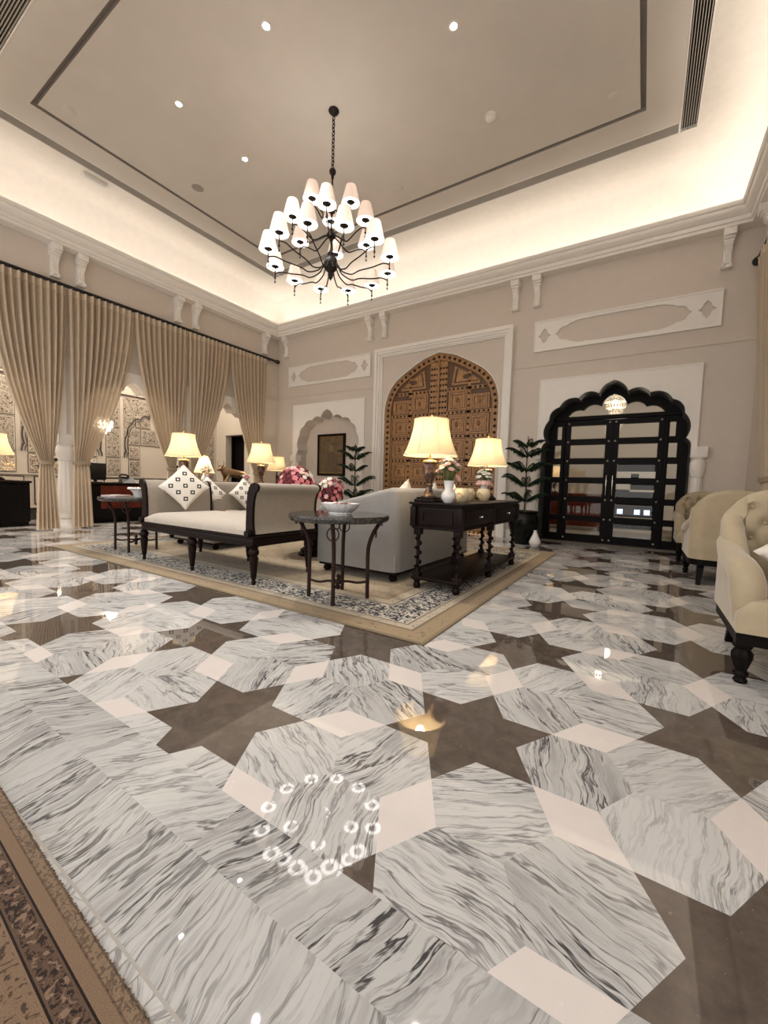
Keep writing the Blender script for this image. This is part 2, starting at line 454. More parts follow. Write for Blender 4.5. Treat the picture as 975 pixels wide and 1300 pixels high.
    def build(s, name, mats, parent=None, loc=None, smooth=40, recalc=True, weld=True):
        if weld: bmesh.ops.remove_doubles(s.bm, verts=s.bm.verts, dist=1e-5)
        if recalc: bmesh.ops.recalc_face_normals(s.bm, faces=s.bm.faces)
        me = bpy.data.meshes.new(name); s.bm.to_mesh(me); s.bm.free()
        for mt in (mats if isinstance(mats, (list, tuple)) else [mats]): me.materials.append(M[mt] if isinstance(mt, str) else mt)
        if smooth:
            me.polygons.foreach_set('use_smooth', [True]*len(me.polygons))
            me.set_sharp_from_angle(angle=radians(smooth))
        o = bpy.data.objects.new(name, me); COL.objects.link(o)
        if parent is not None: o.parent = parent
        if loc is not None: o.location = loc
        return o
def clean(o):
    return o
def thing(name, label, cat, loc=(0,0,0), rz=0, group=None):
    o = bpy.data.objects.new(name, None); COL.objects.link(o); o.empty_display_size = .1
    o.location = loc; o.rotation_euler = (0,0,rz); o['label'] = label; o['category'] = cat
    if group: o['group'] = group
    return o
def tag(o, label, cat, group=None):
    o['label'] = label; o['category'] = cat
    if group: o['group'] = group
    return o
def struct(o): o['kind'] = 'structure'; return o
def dup(root, label=None, loc=None, rz=None, group=None):
    def cp(o, par):
        c = o.copy(); COL.objects.link(c); c.parent = par
        for ch in [x for x in kids.get(o.name, [])]: cp(ch, c)
        return c
    kids = {}
    for o in list(COL.objects):
        if o.parent: kids.setdefault(o.parent.name, []).append(o)
    r = cp(root, None)
    if label: r['label'] = label
    if loc is not None: r.location = loc
    if rz is not None: r.rotation_euler = (0,0,rz)
    if group: r['group'] = group
    return r
def light(name, kind, loc, power, color=(1,.9,.76), **kw):
    d = bpy.data.lights.new(name, kind); d.energy = power; d.color = color
    for k, v in kw.items(): setattr(d, k, v)
    o = bpy.data.objects.new(name, d); COL.objects.link(o); o.location = loc
    return o
def arc(p, q, bulge, n=6):
    """points from p to q (excluded) bulging to the left of p->q"""
    (x0,y0), (x1,y1) = p, q
    dx, dy = x1-x0, y1-y0; l = sqrt(dx*dx+dy*dy); nx, ny = -dy/l, dx/l
    return [(x0+dx*t+nx*bulge*4*t*(1-t)*l, y0+dy*t+ny*bulge*4*t*(1-t)*l) for t in [i/n for i in range(n)]]
# ------------------------------------------------------------------ the setting
XL, XR, YB, YF, ZC = -8.72, 1.28, 8.0, 0.5, 5.8
CUSP = [(0,2.86),(.22,2.663),(.535,2.605),(.84,2.47),(1.01,2.24),(1.05,1.845),(1.12,1.70)]
def cusp_half(sx=1.0, dz=0.0, pts=CUSP):
    o = []; b = [.13,.21,.20,.19,.17,.14]
    for i, (p, q) in enumerate(zip(pts, pts[1:])): o += arc(p, q, b[i], 7)
    o.append(pts[-1])
    return [(x*sx, z+dz) for x, z in o]
def cusp_arch(cx, sx=1.0, dz=0.0, z0=None):
    """left foot -> apex -> right foot"""
    h = cusp_half(sx, dz)
    if z0 is not None: h = h + [(h[-1][0], z0)]
    return [(cx-x, z) for x, z in reversed(h)] + [(cx+x, z) for x, z in h[1:]]
def catmull(P, n=5):
    o = []
    for i in range(len(P)-1):
        p0 = P[max(i-1,0)]; p1 = P[i]; p2 = P[i+1]; p3 = P[min(i+2, len(P)-1)]
        for k in range(n):
            t = k/n
            o.append(tuple(.5*((2*p1[d])+(-p0[d]+p2[d])*t+(2*p0[d]-5*p1[d]+4*p2[d]-p3[d])*t*t+(-p0[d]+3*p1[d]-3*p2[d]+p3[d])*t**3) for d in range(len(p1))))
    o.append(tuple(P[-1])); return o
DC = -3.835
DHALF = catmull([(0,3.81),(.357,3.71),(.70,3.533),(1.03,3.319),(1.228,3.07),(1.32,2.755),(1.33,2.45)], 4)
def door_arch(cx, s=0.0, z0=0.0):
    h = []
    for i, (x, z) in enumerate(DHALF):
        a = DHALF[max(i-1,0)]; b = DHALF[min(i+1, len(DHALF)-1)]
        tx, tz = b[0]-a[0], b[1]-a[1]; l = sqrt(tx*tx+tz*tz)
        nx, nz = tz/l, -tx/l
        if i == 0: h.append((0, z-s*1.15))
        else: h.append((max(0, x+nx*s), z+nz*s))
    h.append((1.33-s, z0))
    return [(cx-x, z) for x, z in reversed(h)] + [(cx+x, z) for x, z in h[1:]]
back = lambda y: (lambda u, v, w: (u, y+w, v))
NX, GX = -6.90, -0.53                 # centres of the niche and of the glass door
niche = cusp_arch(NX, .94, -.01, 0.0)
glassarch = cusp_arch(GX, 1.0, 0.0, 0.0)
wood = door_arch(DC)
# floor -------------------------------------------------------------
A_ = .9757; R_ = A_/3; S_ = R_/sqrt(3)
def clip(poly, ax, val, keep_gt):
    out = []
    for i, p in enumerate(poly):
        q = poly[(i+1) % len(poly)]
        ip = (p[ax] >= val) if keep_gt else (p[ax] <= val); iq = (q[ax] >= val) if keep_gt else (q[ax] <= val)
        if ip: out.append(p)
        if ip != iq:
            t = (val-p[ax])/(q[ax]-p[ax]); out.append((p[0]+t*(q[0]-p[0]), p[1]+t*(q[1]-p[1])))
    o2 = []
    for p in out:
        if not o2 or abs(p[0]-o2[-1][0])+abs(p[1]-o2[-1][1]) > 1e-6: o2.append(p)
    if len(o2) > 1 and abs(o2[0][0]-o2[-1][0])+abs(o2[0][1]-o2[-1][1]) < 1e-6: o2.pop()
    return o2
def build_floor():
    bm = bmesh.new(); uvl = bm.loops.layers.uv.new('UVMap'); tl = bm.faces.layers.float.new('tone')
    def poly(P, m, ang=None, tone=0.0, z=0.0):
        if len(P) < 3: return
        vs = [bm.verts.new((p[0], p[1], z)) for p in P]
        try: fc = bm.faces.new(vs)
        except ValueError: return
        fc.normal_update()
        if fc.normal.z < 0: fc.normal_flip()
        fc.material_index = m; fc[tl] = tone
        a = random.random()*2*pi if ang is None else ang
        ox, oy = random.random()*60, random.random()*60
        for lp in fc.loops:
            x, y = lp.vert.co.x, lp.vert.co.y
            lp[uvl].uv = (cos(a)*x-sin(a)*y+ox, sin(a)*x+cos(a)*y+oy)
    x0, x1, y0, y1 = -10.9, XR, .745, YB
    def cl(P):
        for ax, v, g in ((1,y0,1),(1,y1,0),(0,x0,1),(0,x1,0)):
            P = clip(P, ax, v, g)
            if len(P) < 3: return []
        return P
    rnd = random.Random(3)
    for i in range(-14, 4):
        for j in range(-10, 16):
            cx = -.526+.845*i; cy = 1.485+.48785*i+.9757*j
            if cx < x0-1 or cx > x1+1 or cy < y0-1 or cy > y1+1: continue
            st = []
            for k in range(6):
                st.append((cx+S_*cos(pi/3*k), cy+S_*sin(pi/3*k)))
                st.append((cx+R_*cos(pi/3*k+pi/6), cy+R_*sin(pi/3*k+pi/6)))
            P = cl(st)
            if len(P) >= 3:
                # concave star: tessellate
                for t in tessellate_polygon([[Vector((p[0], p[1], 0)) for p in P]]): poly([P[q] for q in t], 1)
            for th in (pi/2, pi/6, -pi/6):
                c = (cx+A_/2*cos(th), cy+A_/2*sin(th)); hx, hy = R_/2*cos(th), R_/2*sin(th); k = .57735
                poly(cl([(c[0]+hx, c[1]+hy), (c[0]-hy*k, c[1]+hx*k), (c[0]-hx, c[1]-hy), (c[0]+hy*k, c[1]-hx*k)]), 2)
            for k in range(6):
                hxx, hyy = cx+2*S_*cos(pi/3*k), cy+2*S_*sin(pi/3*k)
                poly(cl([(hxx+S_*cos(pi/3*q), hyy+S_*sin(pi/3*q)) for q in range(6)]), 0, rnd.random()*2*pi, rnd.random()**1.3)
    # border strips along the front
    x = x0
    while x < XR:
        w = rnd.uniform(.55, .95); poly([(x,.577),(min(x+w,XR),.577),(min(x+w,XR),.745),(x,.745)], 3, rnd.uniform(-1.25,-.85), rnd.uniform(.4,1.3)); x += w
    x = x0-.3
    while x < XR:
        w = rnd.uniform(.6, 1.0); poly([(x,.372),(min(x+w,XR),.372),(min(x+w,XR),.577),(x,.577)], 3, rnd.uniform(-2.0,-1.6), rnd.uniform(.1,1.1)); x += w
    x = -6.0
    while x < XR:
        w = rnd.uniform(.035, .06); poly([(x,.335+rnd.uniform(0,.012)),(x+w-.003,.335+rnd.uniform(0,.012)),(x+w-.004,.366),(x,.366)], 0, None, rnd.random()*.6); x += w
    # plain stone elsewhere: under the carpet, below the mosaic band, into the openings
    for (a,b,c,d) in ((x0,3.0,-3.5,.335),(GX-1.3,GX+1.3,YB,8.5),(XR,3.0,.335,.745),(NX-1.2,NX+1.2,YB,8.4)):
        poly([(a,c),(b,c),(b,d),(a,d)], 4)
    poly([(x0,.334),(XR,.334),(XR,.373),(x0,.373)], 4, z=-.001)
    me = bpy.data.meshes.new('floor'); bm.to_mesh(me); bm.free()
    for k in ('marble','brown_stone','white_stone','marble_border','plain_floor'): me.materials.append(M[k])
    o = bpy.data.objects.new('floor', me); COL.objects.link(o); return struct(o)
build_floor()

# walls -------------------------------------------------------------
b = MB()
b.plate([(XL-.3,0)] + niche + wood + glassarch + [(XR+.2,0),(XR+.2,5.9),(XL-.3,5.9)], [], 0, .5, back(YB))
struct(b.build('wall_back', 'wall', smooth=0))
b = MB(); b.box(NX-1.25, NX+1.25, 8.36, 8.46, 0, 3.0); struct(b.build('wall_niche', 'wall', smooth=0))
BAYC = [2.005, 4.195, 6.385]; COLY = [.91, 3.10, 5.29, 7.48]
lwall = lambda u, v, w: (XL-w, u, v)
SXL = .945/1.12
P = [(.3,0),(1.06,0)]
for c in BAYC: P += cusp_arch(c, SXL, -.02)
P += [(7.33,0),(YB,0),(YB,5.9),(.3,5.9)]
b = MB(); b.plate(P, [], 0, .32, lwall); struct(b.build('wall_left', 'wall', smooth=0))
b = MB(); b.box(XR, XR+.2, .3, YB, 0, 5.9); struct(b.build('wall_right', 'wall', smooth=0))
b = MB(); b.box(XL-.32, XR+.2, .3, .5, 4.6, 5.9); struct(b.build('wall_front', 'wall', smooth=0))
# ceiling with cove, grille slots and shadow groove
def rect(x0,x1,y0,y1): return [(x0,y0),(x1,y0),(x1,y1),(x0,y1)]
R1 = (-7.70,.317,1.55,6.92); R2 = (-7.50,.117,1.75,6.72); R3 = (-7.06,-.26,2.16,6.31); R4 = (-7.0,-.32,2.22,6.25)
b = MB()
pathW = [(XL,YF,1,1),(XR,YF,-1,1),(XR,YB,-1,-1),(XL,YB,1,-1)]
cove = [(0.004,4.9)] + [(.55-.55*cos(t*pi/2/8), 5.25+.55*sin(t*pi/2/8)) for t in range(9)]
b.sweep(cove, pathW, 0, True)
R0 = (XL+.55, XR-.55, YF+.55, YB-.55)
def ring(a, c, za, zc, m):
    A = [b.v((x,y,za)) for x,y in rect(*a)]; C2 = [b.v((x,y,zc)) for x,y in rect(*c)]
    for i in range(4): b.f([A[i], A[(i+1)%4], C2[(i+1)%4], C2[i]], m)
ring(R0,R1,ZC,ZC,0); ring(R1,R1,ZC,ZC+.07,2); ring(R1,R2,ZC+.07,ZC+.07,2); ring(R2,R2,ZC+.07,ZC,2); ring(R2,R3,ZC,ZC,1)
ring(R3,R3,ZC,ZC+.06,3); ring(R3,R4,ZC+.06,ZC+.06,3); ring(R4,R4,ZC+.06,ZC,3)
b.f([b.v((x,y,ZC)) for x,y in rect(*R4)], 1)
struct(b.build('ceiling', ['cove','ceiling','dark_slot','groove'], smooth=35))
# cornice
b = MB()
corn = [(0,4.85),(.20,4.85),(.20,4.895),(.225,4.90),(.23,4.925),(.23,4.955),(.245,4.96),(.26,4.975),(.285,4.99),(.305,5.015),(.315,5.04),(.315,5.055),(.335,5.06),(.345,5.075),(.35,5.085),(.35,5.115),(.325,5.115),(.325,5.07),(.2,4.97),(0.002,4.97)]
b.sweep(corn, pathW, 0, True); struct(b.build('trim_1', 'trim', smooth=30))
# dado shadow line
b = MB()
for x0, x1 in ((XL,-5.41),(-2.25,XR)): b.box(x0, x1, YB-.016, YB, 3.245, 3.275)
b.box(XL, XL+.016, .5, YB, 3.235, 3.265)
b.box(XL, XL+.012, .5, YB, 3.60, 3.62)
struct(b.build('trim_2', 'wall', smooth=0))
# white surrounds with cusped heads
def surround(n, cx, hw, sx, dz, ztop, t=.03):
    P = [(cx-hw, 1.70)] + cusp_arch(cx, sx, dz) + [(cx+hw, 1.70), (cx+hw, ztop), (cx-hw, ztop)]
    b = MB(); b.plate(P, [], -t, 0.0, back(YB))
    b.box(cx-hw-.012, cx+hw+.012, YB-t-.012, YB, ztop, ztop+.022); 
    for sx_ in (-1,1): b.box(cx+sx_*hw-.012, cx+sx_*hw+.012, YB-t-.012, YB, 1.70, ztop)
    struct(b.build(n, 'trim', smooth=0))
surround('trim_3', NX, 1.17, .94, -.01, 3.01)
surround('trim_4', GX, 1.185, 1.0, 0.0, 2.965)
# arcade surrounds on the left wall
b = MB()
for c in BAYC:
    P = [(c-1.06,1.70)] + cusp_arch(c, SXL, -.02) + [(c+1.06,1.70),(c+1.06,3.02),(c-1.06,3.02)]
    b.plate(P, [], -.025, 0.0, lwall)
struct(b.build('trim_5', 'trim', smooth=0))
# lining of the glass door arch (charcoal soffit)
b = MB()
ga = cusp_arch(GX, 1.0, 0.0, 0.002)
cx_ = GX; inn = [(cx_+(x-cx_)*.994, z-.006 if z > 1.7 else z) for x, z in ga]
for i in range(len(ga)-1):
    p, q = inn[i], inn[i+1]
    b.f([b.v((p[0], YB-.031, p[1])), b.v((q[0], YB-.031, q[1])), b.v((q[0], 8.5, q[1])), b.v((p[0], 8.5, p[1]))])
struct(b.build('trim_6', 'soffit', smooth=50))
# casing around the carved door
b = MB()
for o, i, y in ((1.58,1.51,7.88),(1.51,1.465,7.91),(1.465,1.43,7.94),(1.43,1.405,7.965)):
    P = [(DC-o,0),(DC-i,0),(DC-i,4.07-(1.58-i)),(DC+i,4.07-(1.58-i)),(DC+i,0),(DC+o,0),(DC+o,4.07-(1.58-o)),(DC-o,4.07-(1.58-o))]
    b.plate(P, [], 0, YB-y, back(y))
struct(b.build('trim_7', 'trim', smooth=0))
# thin plaster bead round the carved arch
b = MB()
da = door_arch(DC, -.012); b.tube([(x, YB-.004, z) for x, z in da], .012, 6)
struct(b.build('trim_8', 'trim'))
# friezes
def frieze(n, cx, hw, z0, z1):
    cz = (z0+z1)/2
    H = []
    q = [(-1.0,0),(-.945,.05),(-.93,.09),(-.88,.115),(-.80,.125),(-.77,.15),(-.66,.185),(-.55,.20),(-.50,.19),(-.42,.20),(0,.205)]
    top = q + [(-x, z) for x, z in reversed(q[:-1])]
    loop = top + [(x, -z) for x, z in reversed(top[1:-1])]
    k = hw/1.357
    H.append([(cx+x*k, cz+z) for x, z in loop])
    for sg in (-1, 1):
        d = [(-.115,0),(-.06,.035),(-.045,.09),(0,.135),(.045,.09),(.06,.035),(.115,0),(.06,-.035),(.045,-.09),(0,-.135),(-.045,-.09),(-.06,-.035)]
        H.append([(cx+sg*1.19*k+x, cz+z) for x, z in d])
    b = MB(); b.plate([(cx-hw,z0),(cx+hw,z0),(cx+hw,z1),(cx-hw,z1)], H, -.03, 0, back(YB))
    for (x0,x1,a,c) in ((cx-hw-.015,cx+hw+.015,z1,z1+.022),(cx-hw-.015,cx+hw+.015,z0-.022,z0),(cx-hw-.015,cx-hw,z0,z1),(cx+hw,cx+hw+.015,z0,z1)): b.box(x0,x1,YB-.045,YB,a,c)
    struct(b.build(n, 'trim', smooth=0))
frieze('trim_9', -6.92, 1.33, 3.545, 4.03); frieze('trim_10', -.522, 1.343, 3.53, 4.035)
# baseboards
b = MB()
for x0, x1 in ((XL,NX-1.2),(NX+1.2,DC-1.6),(DC+1.6,GX-1.35),(GX+1.35,XR)): b.box(x0,x1,YB-.025,YB,0,.16,bev=.006)
struct(b.build('baseboard_back', 'trim')); 
b = MB(); b.box(XR-.025,XR,.5,YB,0,.16,bev=.006); struct(b.build('baseboard_right', 'trim'))
# columns
COLP = [(0,0),(.185,0),(.185,.05),(.165,.075),(.15,.12),(.128,.17),(.138,.19),(.138,.215),(.125,.235),(.128,.30),(.135,.42),(.128,.62),(.11,.9),(.098,1.12),(.094,1.22),(.108,1.235),(.108,1.255),(.125,1.30),(.135,1.38),(.13,1.46),(.112,1.49),(.116,1.51),(.13,1.53)]
def column(label, x, y, k=.92):
    t = thing('marble_column', label, 'column', (x,y,0), 0, 'carved columns of the arches'); t.scale = (k,k,1)
    b = MB(); b.lathe(COLP[:10], 32); b.build('column_base', 'trim', t)
    b = MB(); b.lathe(COLP[9:16] , 24, fl=.03, nf=12); b.build('shaft', 'trim', t)
    b = MB(); b.lathe(COLP[15:], 32); b.box(-.135,.135,-.135,.135,1.53,1.70,bev=.008); b.build('capital', 'trim', t)
    return t
column('pale bulbous column standing between the two tied curtains at far left', XL-.14, COLY[1], 1.10)
column('pale column between the second pair of tied curtains, behind the big lamp', XL-.14, COLY[2], 1.10)
column('pale column at the left foot of the painted niche', NX-1.10, YB-.0, .78)
column('pale column at the right foot of the niche, behind the left pine', NX+1.10, YB-.0, .78)
column('pale column at the left foot of the glass door arch, behind the right pine', GX-1.22, YB-.0, .78)
column('pale column right of the glass door arch, behind the armchairs', GX+1.22, YB-.0, .78)
# corbels
def corbel_mesh():
    b = MB()
    b.box(-.075,.075,-.20,0,.42,.52,bev=.006)
    b.box(-.068,.068,-.165,0,.385,.42,bev=.005); b.box(-.062,.062,-.14,0,.35,.385,bev=.005)
    P = [(0,.35),(-.125,.35),(-.135,.325),(-.125,.30),(-.10,.285),(-.085,.25),(-.075,.18),(-.075,.12),(-.085,.085),(-.085,.06),(-.06,.04),(0,.04)]
    for x0, x1 in ((-.05,.05),):
        F = [b.v((x0,y,z)) for y,z in P]; G = [b.v((x1,y,z)) for y,z in P]
        b.f(F); b.f(G[::-1])
        for i in range(len(P)): j=(i+1)%len(P); b.f([F[i],F[j],G[j],G[i]])
    for k in (-.032,0,.032): b.tube([(k,-.078,.27),(k,-.083,.1)], .009, 6)
    b.box(-.07,.07,-.10,0,0,.04,bev=.006); b.ball((-.045,-.10,.03),.026,8,6); b.ball((.045,-.10,.03),.026,8,6)
    return b
cb = corbel_mesh().build('corbel', 'trim')
spots = [(-8.33,YB,0,'white scroll corbel nearest the left corner on the back wall'),(-5.60,YB,0,'left corbel of the pair above the left jamb of the carved door'),(-5.20,YB,0,'right corbel of the pair above the left jamb of the carved door'),
 (-2.25,YB,0,'left corbel of the pair right of the carved door casing'),(-1.86,YB,0,'right corbel of the pair right of the carved door casing'),(.84,YB,0,'lone white corbel above the right end of the right frieze panel'),
 (XL,2.93,-1,'left corbel of the pair above the leftmost curtain'),(XL,3.31,-1,'right corbel of the pair above the leftmost curtains'),(XL,5.10,-1,'left corbel of the pair above the middle of the curtain rod'),(XL,5.51,-1,'right corbel of the pair above the middle of the curtain rod'),(XL,7.48,-1,'corbel above the last curtain, beside the far left corner'),
 (XR,7.45,1,'corbel on the right wall at the edge of the photo')]
for k, (x,y,w,lb) in enumerate(spots):
    o = cb if k == 0 else cb.copy()
    if k: COL.objects.link(o)
    # local -Y is the face; back wall face looks to -Y; left wall face must look to +X
    o.location = (x, y, 4.325); o.rotation_euler = (0,0,{0:0,-1:pi/2,1:-pi/2}[w]); tag(o, lb, 'corbel', 'scroll corbels under the cornice')
# ------------------------------------------------------------------ reception room behind the curtains
RX, RY = -10.9, 7.6
b = MB(); b.box(RX-.2,RX,-1.2,RY+.2,0,4.4); struct(b.build('wall_reception_side', 'backroom', smooth=0))
b = MB(); b.plate([(RX,0),(-10.46,0),(-10.46,2.28),(-9.62,2.28),(-9.62,0),(XL-.3,0),(XL-.3,4.4),(RX,4.4)], [], 0, .2, back(RY)); b.box(-10.6,-9.5,RY+.35,RY+.4,0,2.4,m=1); b.box(-10.5,-10.46,RY+.2,RY+.4,0,2.4,m=1); b.box(-9.62,-9.58,RY+.2,RY+.4,0,2.4,m=1); b.box(-10.5,-9.5,RY+.2,RY+.4,2.28,2.4,m=1)
struct(b.build('wall_reception_back', ['backroom','black_wood'], smooth=0))
b = MB(); b.box(RX-.2,XL-.3,-1.2,-1.0,0,4.4); struct(b.build('wall_reception_front', 'backroom', smooth=0))
b = MB(); b.box(RX-.2,XL-.32,-1.2,RY+.4,4.2,4.4); struct(b.build('ceiling_reception', 'ceiling', smooth=0))
b = MB(); b.box(RX, XL-.31, -1.2, .334, -.012, -.002); struct(b.build('floor_reception', 'plain_floor', smooth=0))
side = lambda u, v, w: (RX+w, u, v)
def rp(b, y0, y1, z0, z1, w0, w1, m): b.box(RX+w0, RX+w1, y0, y1, z0, z1, m)
b = MB()
rp(b,-1,RY,.0,.05,0,.03,2); rp(b,-1,RY,.05,.26,0,.02,3); rp(b,-1,RY,.26,.29,0,.03,4)
rp(b,-1,RY,.96,.99,0,.03,4)
for k in range(12):
    y = -.72+k*.66
    for (a,c,d,e,w,m) in ((0,.5,.33,.93,.012,2),(.02,.48,.35,.91,.016,4),(.17,.33,.42,.84,.02,2),(.20,.30,.45,.81,.024,4)): rp(b,y+a,y+c,d,e,0,w,m)
struct(b.build('trim_11', ['backroom','mosaic','inlay_dark','granite','backroom'], smooth=0))
b = MB()
def mp(y0,y1,z0,z1,m): rp(b,y0-.018,y1+.018,z0-.018,z1+.018,0,.012,2); rp(b,y0-.008,y1+.008,z0-.008,z1+.008,0,.016,1); rp(b,y0+.01,y1-.01,z0+.01,z1-.01,0,.022,m)
for c in (-1.12+.9, 2.80, 4.77, 6.74):
    if c < 0: continue
    mp(c-.14,c+.14,1.02,1.40,3 if c < 4 else 0); mp(c-.14,c+.14,1.46,2.12,0); mp(c-.14,c+.14,2.18,2.92,0)
for c in (3.785, 5.755):
    low = 3 if c < 4 else 0
    for (y0,y1) in ((-.62,-.38),(-.32,.32),(.38,.62)):
        if c > 5 and y0 > -.4: pass
        else: mp(c+y0,c+y1,1.02,1.38,low if y0 < -.4 else (3 if c < 4 else 0)); mp(c+y0,c+y1,1.44,1.74,3 if (c > 5 and y0 < -.4) or c < 4 else 0)
        mp(c+y0,c+y1,1.80,2.18,0)
    mp(c-.44,c-.12,2.24,2.5,0); mp(c+.12,c+.44,2.24,2.5,0)
    H = [(x*.68,z*.0) for x, z in CUSP]
    arch = cusp_arch(c, .66, 0.0)
    pth = [(RX+.025, x, 1.45+(z-1.7)*1.08) for x, z in arch]
    b.tube(pth, .014, 5, 2); 
    pth2 = [(RX+.02, c+(y-c)*.92, 1.45+(z-1.45)*.95) for _, y, z in pth]; b.tube(pth2, .008, 5, 2)
    # spandrels
    sp = [(c-.74,2.92)] + [(c-.74,1.5)] + [(y, z+.03) for _, y, z in pth[:len(pth)//2+1]] + [(c,2.92)]
    b.plate(sp, [], .002, .014, side, 0)
    sp = [(c+.74,2.92)] + [(c+.74,1.5)] + [(y, z+.03) for _, y, z in reversed(pth[len(pth)//2:])] + [(c,2.92)]
    b.plate(sp, [], .002, .014, side, 0)
rp(b,-1,RY,2.97,3.0,0,.03,2)
rp(b,6.98,7.5,1.0,2.6,0,.02,0)
struct(b.build('trim_12', ['mosaic','backroom','inlay_dark','mosaic_mirror'], smooth=0))
# ------------------------------------------------------------------ room behind the glass door
b = MB(); b.box(-3.6,2.6,12.0,12.1,0,3.4); struct(b.build('wall_inner_back', 'backroom', smooth=0))
b = MB(); b.box(-3.7,-3.6,8.5,12.1,0,3.4); struct(b.build('wall_inner_left', 'backroom', smooth=0))
b = MB(); b.box(2.6,2.7,8.5,12.1,0,3.4); struct(b.build('wall_inner_right', 'backroom', smooth=0))
b = MB(); b.box(-3.7,2.7,8.5,12.1,3.4,3.5); struct(b.build('ceiling_inner', 'backroom', smooth=0))
b = MB(); b.box(-3.7,2.7,8.5,12.1,-.1,0.0); struct(b.build('floor_inner', 'plain_floor', smooth=0))
# ------------------------------------------------------------------ carved teak door
d1 = struct(thing('door_1', 'tall arched carved teak double door with iron studs in a white casing', 'door', (DC, YB+.07, 0))); 
del d1['category']
loc = back(0.0)
def studs(b, pts, r=.022, y=0.0, m=1):
    for x, z in pts: b.ball((x, y, z), r, 8, 5, m, (1,.75,1))
def along(P, step, off=0):
    o = []; acc = off
    for (x0,z0),(x1,z1) in zip(P, P[1:]):
        l = sqrt((x1-x0)**2+(z1-z0)**2)
        while acc <= l:
            t = acc/l; o.append((x0+(x1-x0)*t, z0+(z1-z0)*t)); acc += step
        acc -= l
    return o
b = MB()
o_ = door_arch(0, .003); i_ = door_arch(0, .135)
b.plate(o_ + i_[::-1], [], -.035, .05, loc, 0)
b.tube([(x, -.035, z) for x, z in door_arch(0, .012)], .014, 6, 0); b.tube([(x, -.03, z) for x, z in door_arch(0, .128)], .016, 6, 0)
studs(b, along(door_arch(0, .07), .125, .06), .033, -.036)
b.build('arch_frame', ['carved','stud'], d1, smooth=40)
inside = door_arch(0, .15)
def zmax(x):
    for (x0,z0),(x1,z1) in zip(inside, inside[1:]):
        if min(x0,x1) <= x <= max(x0,x1) and abs(x1-x0) > 1e-6: return z0+(z1-z0)*(x-x0)/(x1-x0)
    return 0
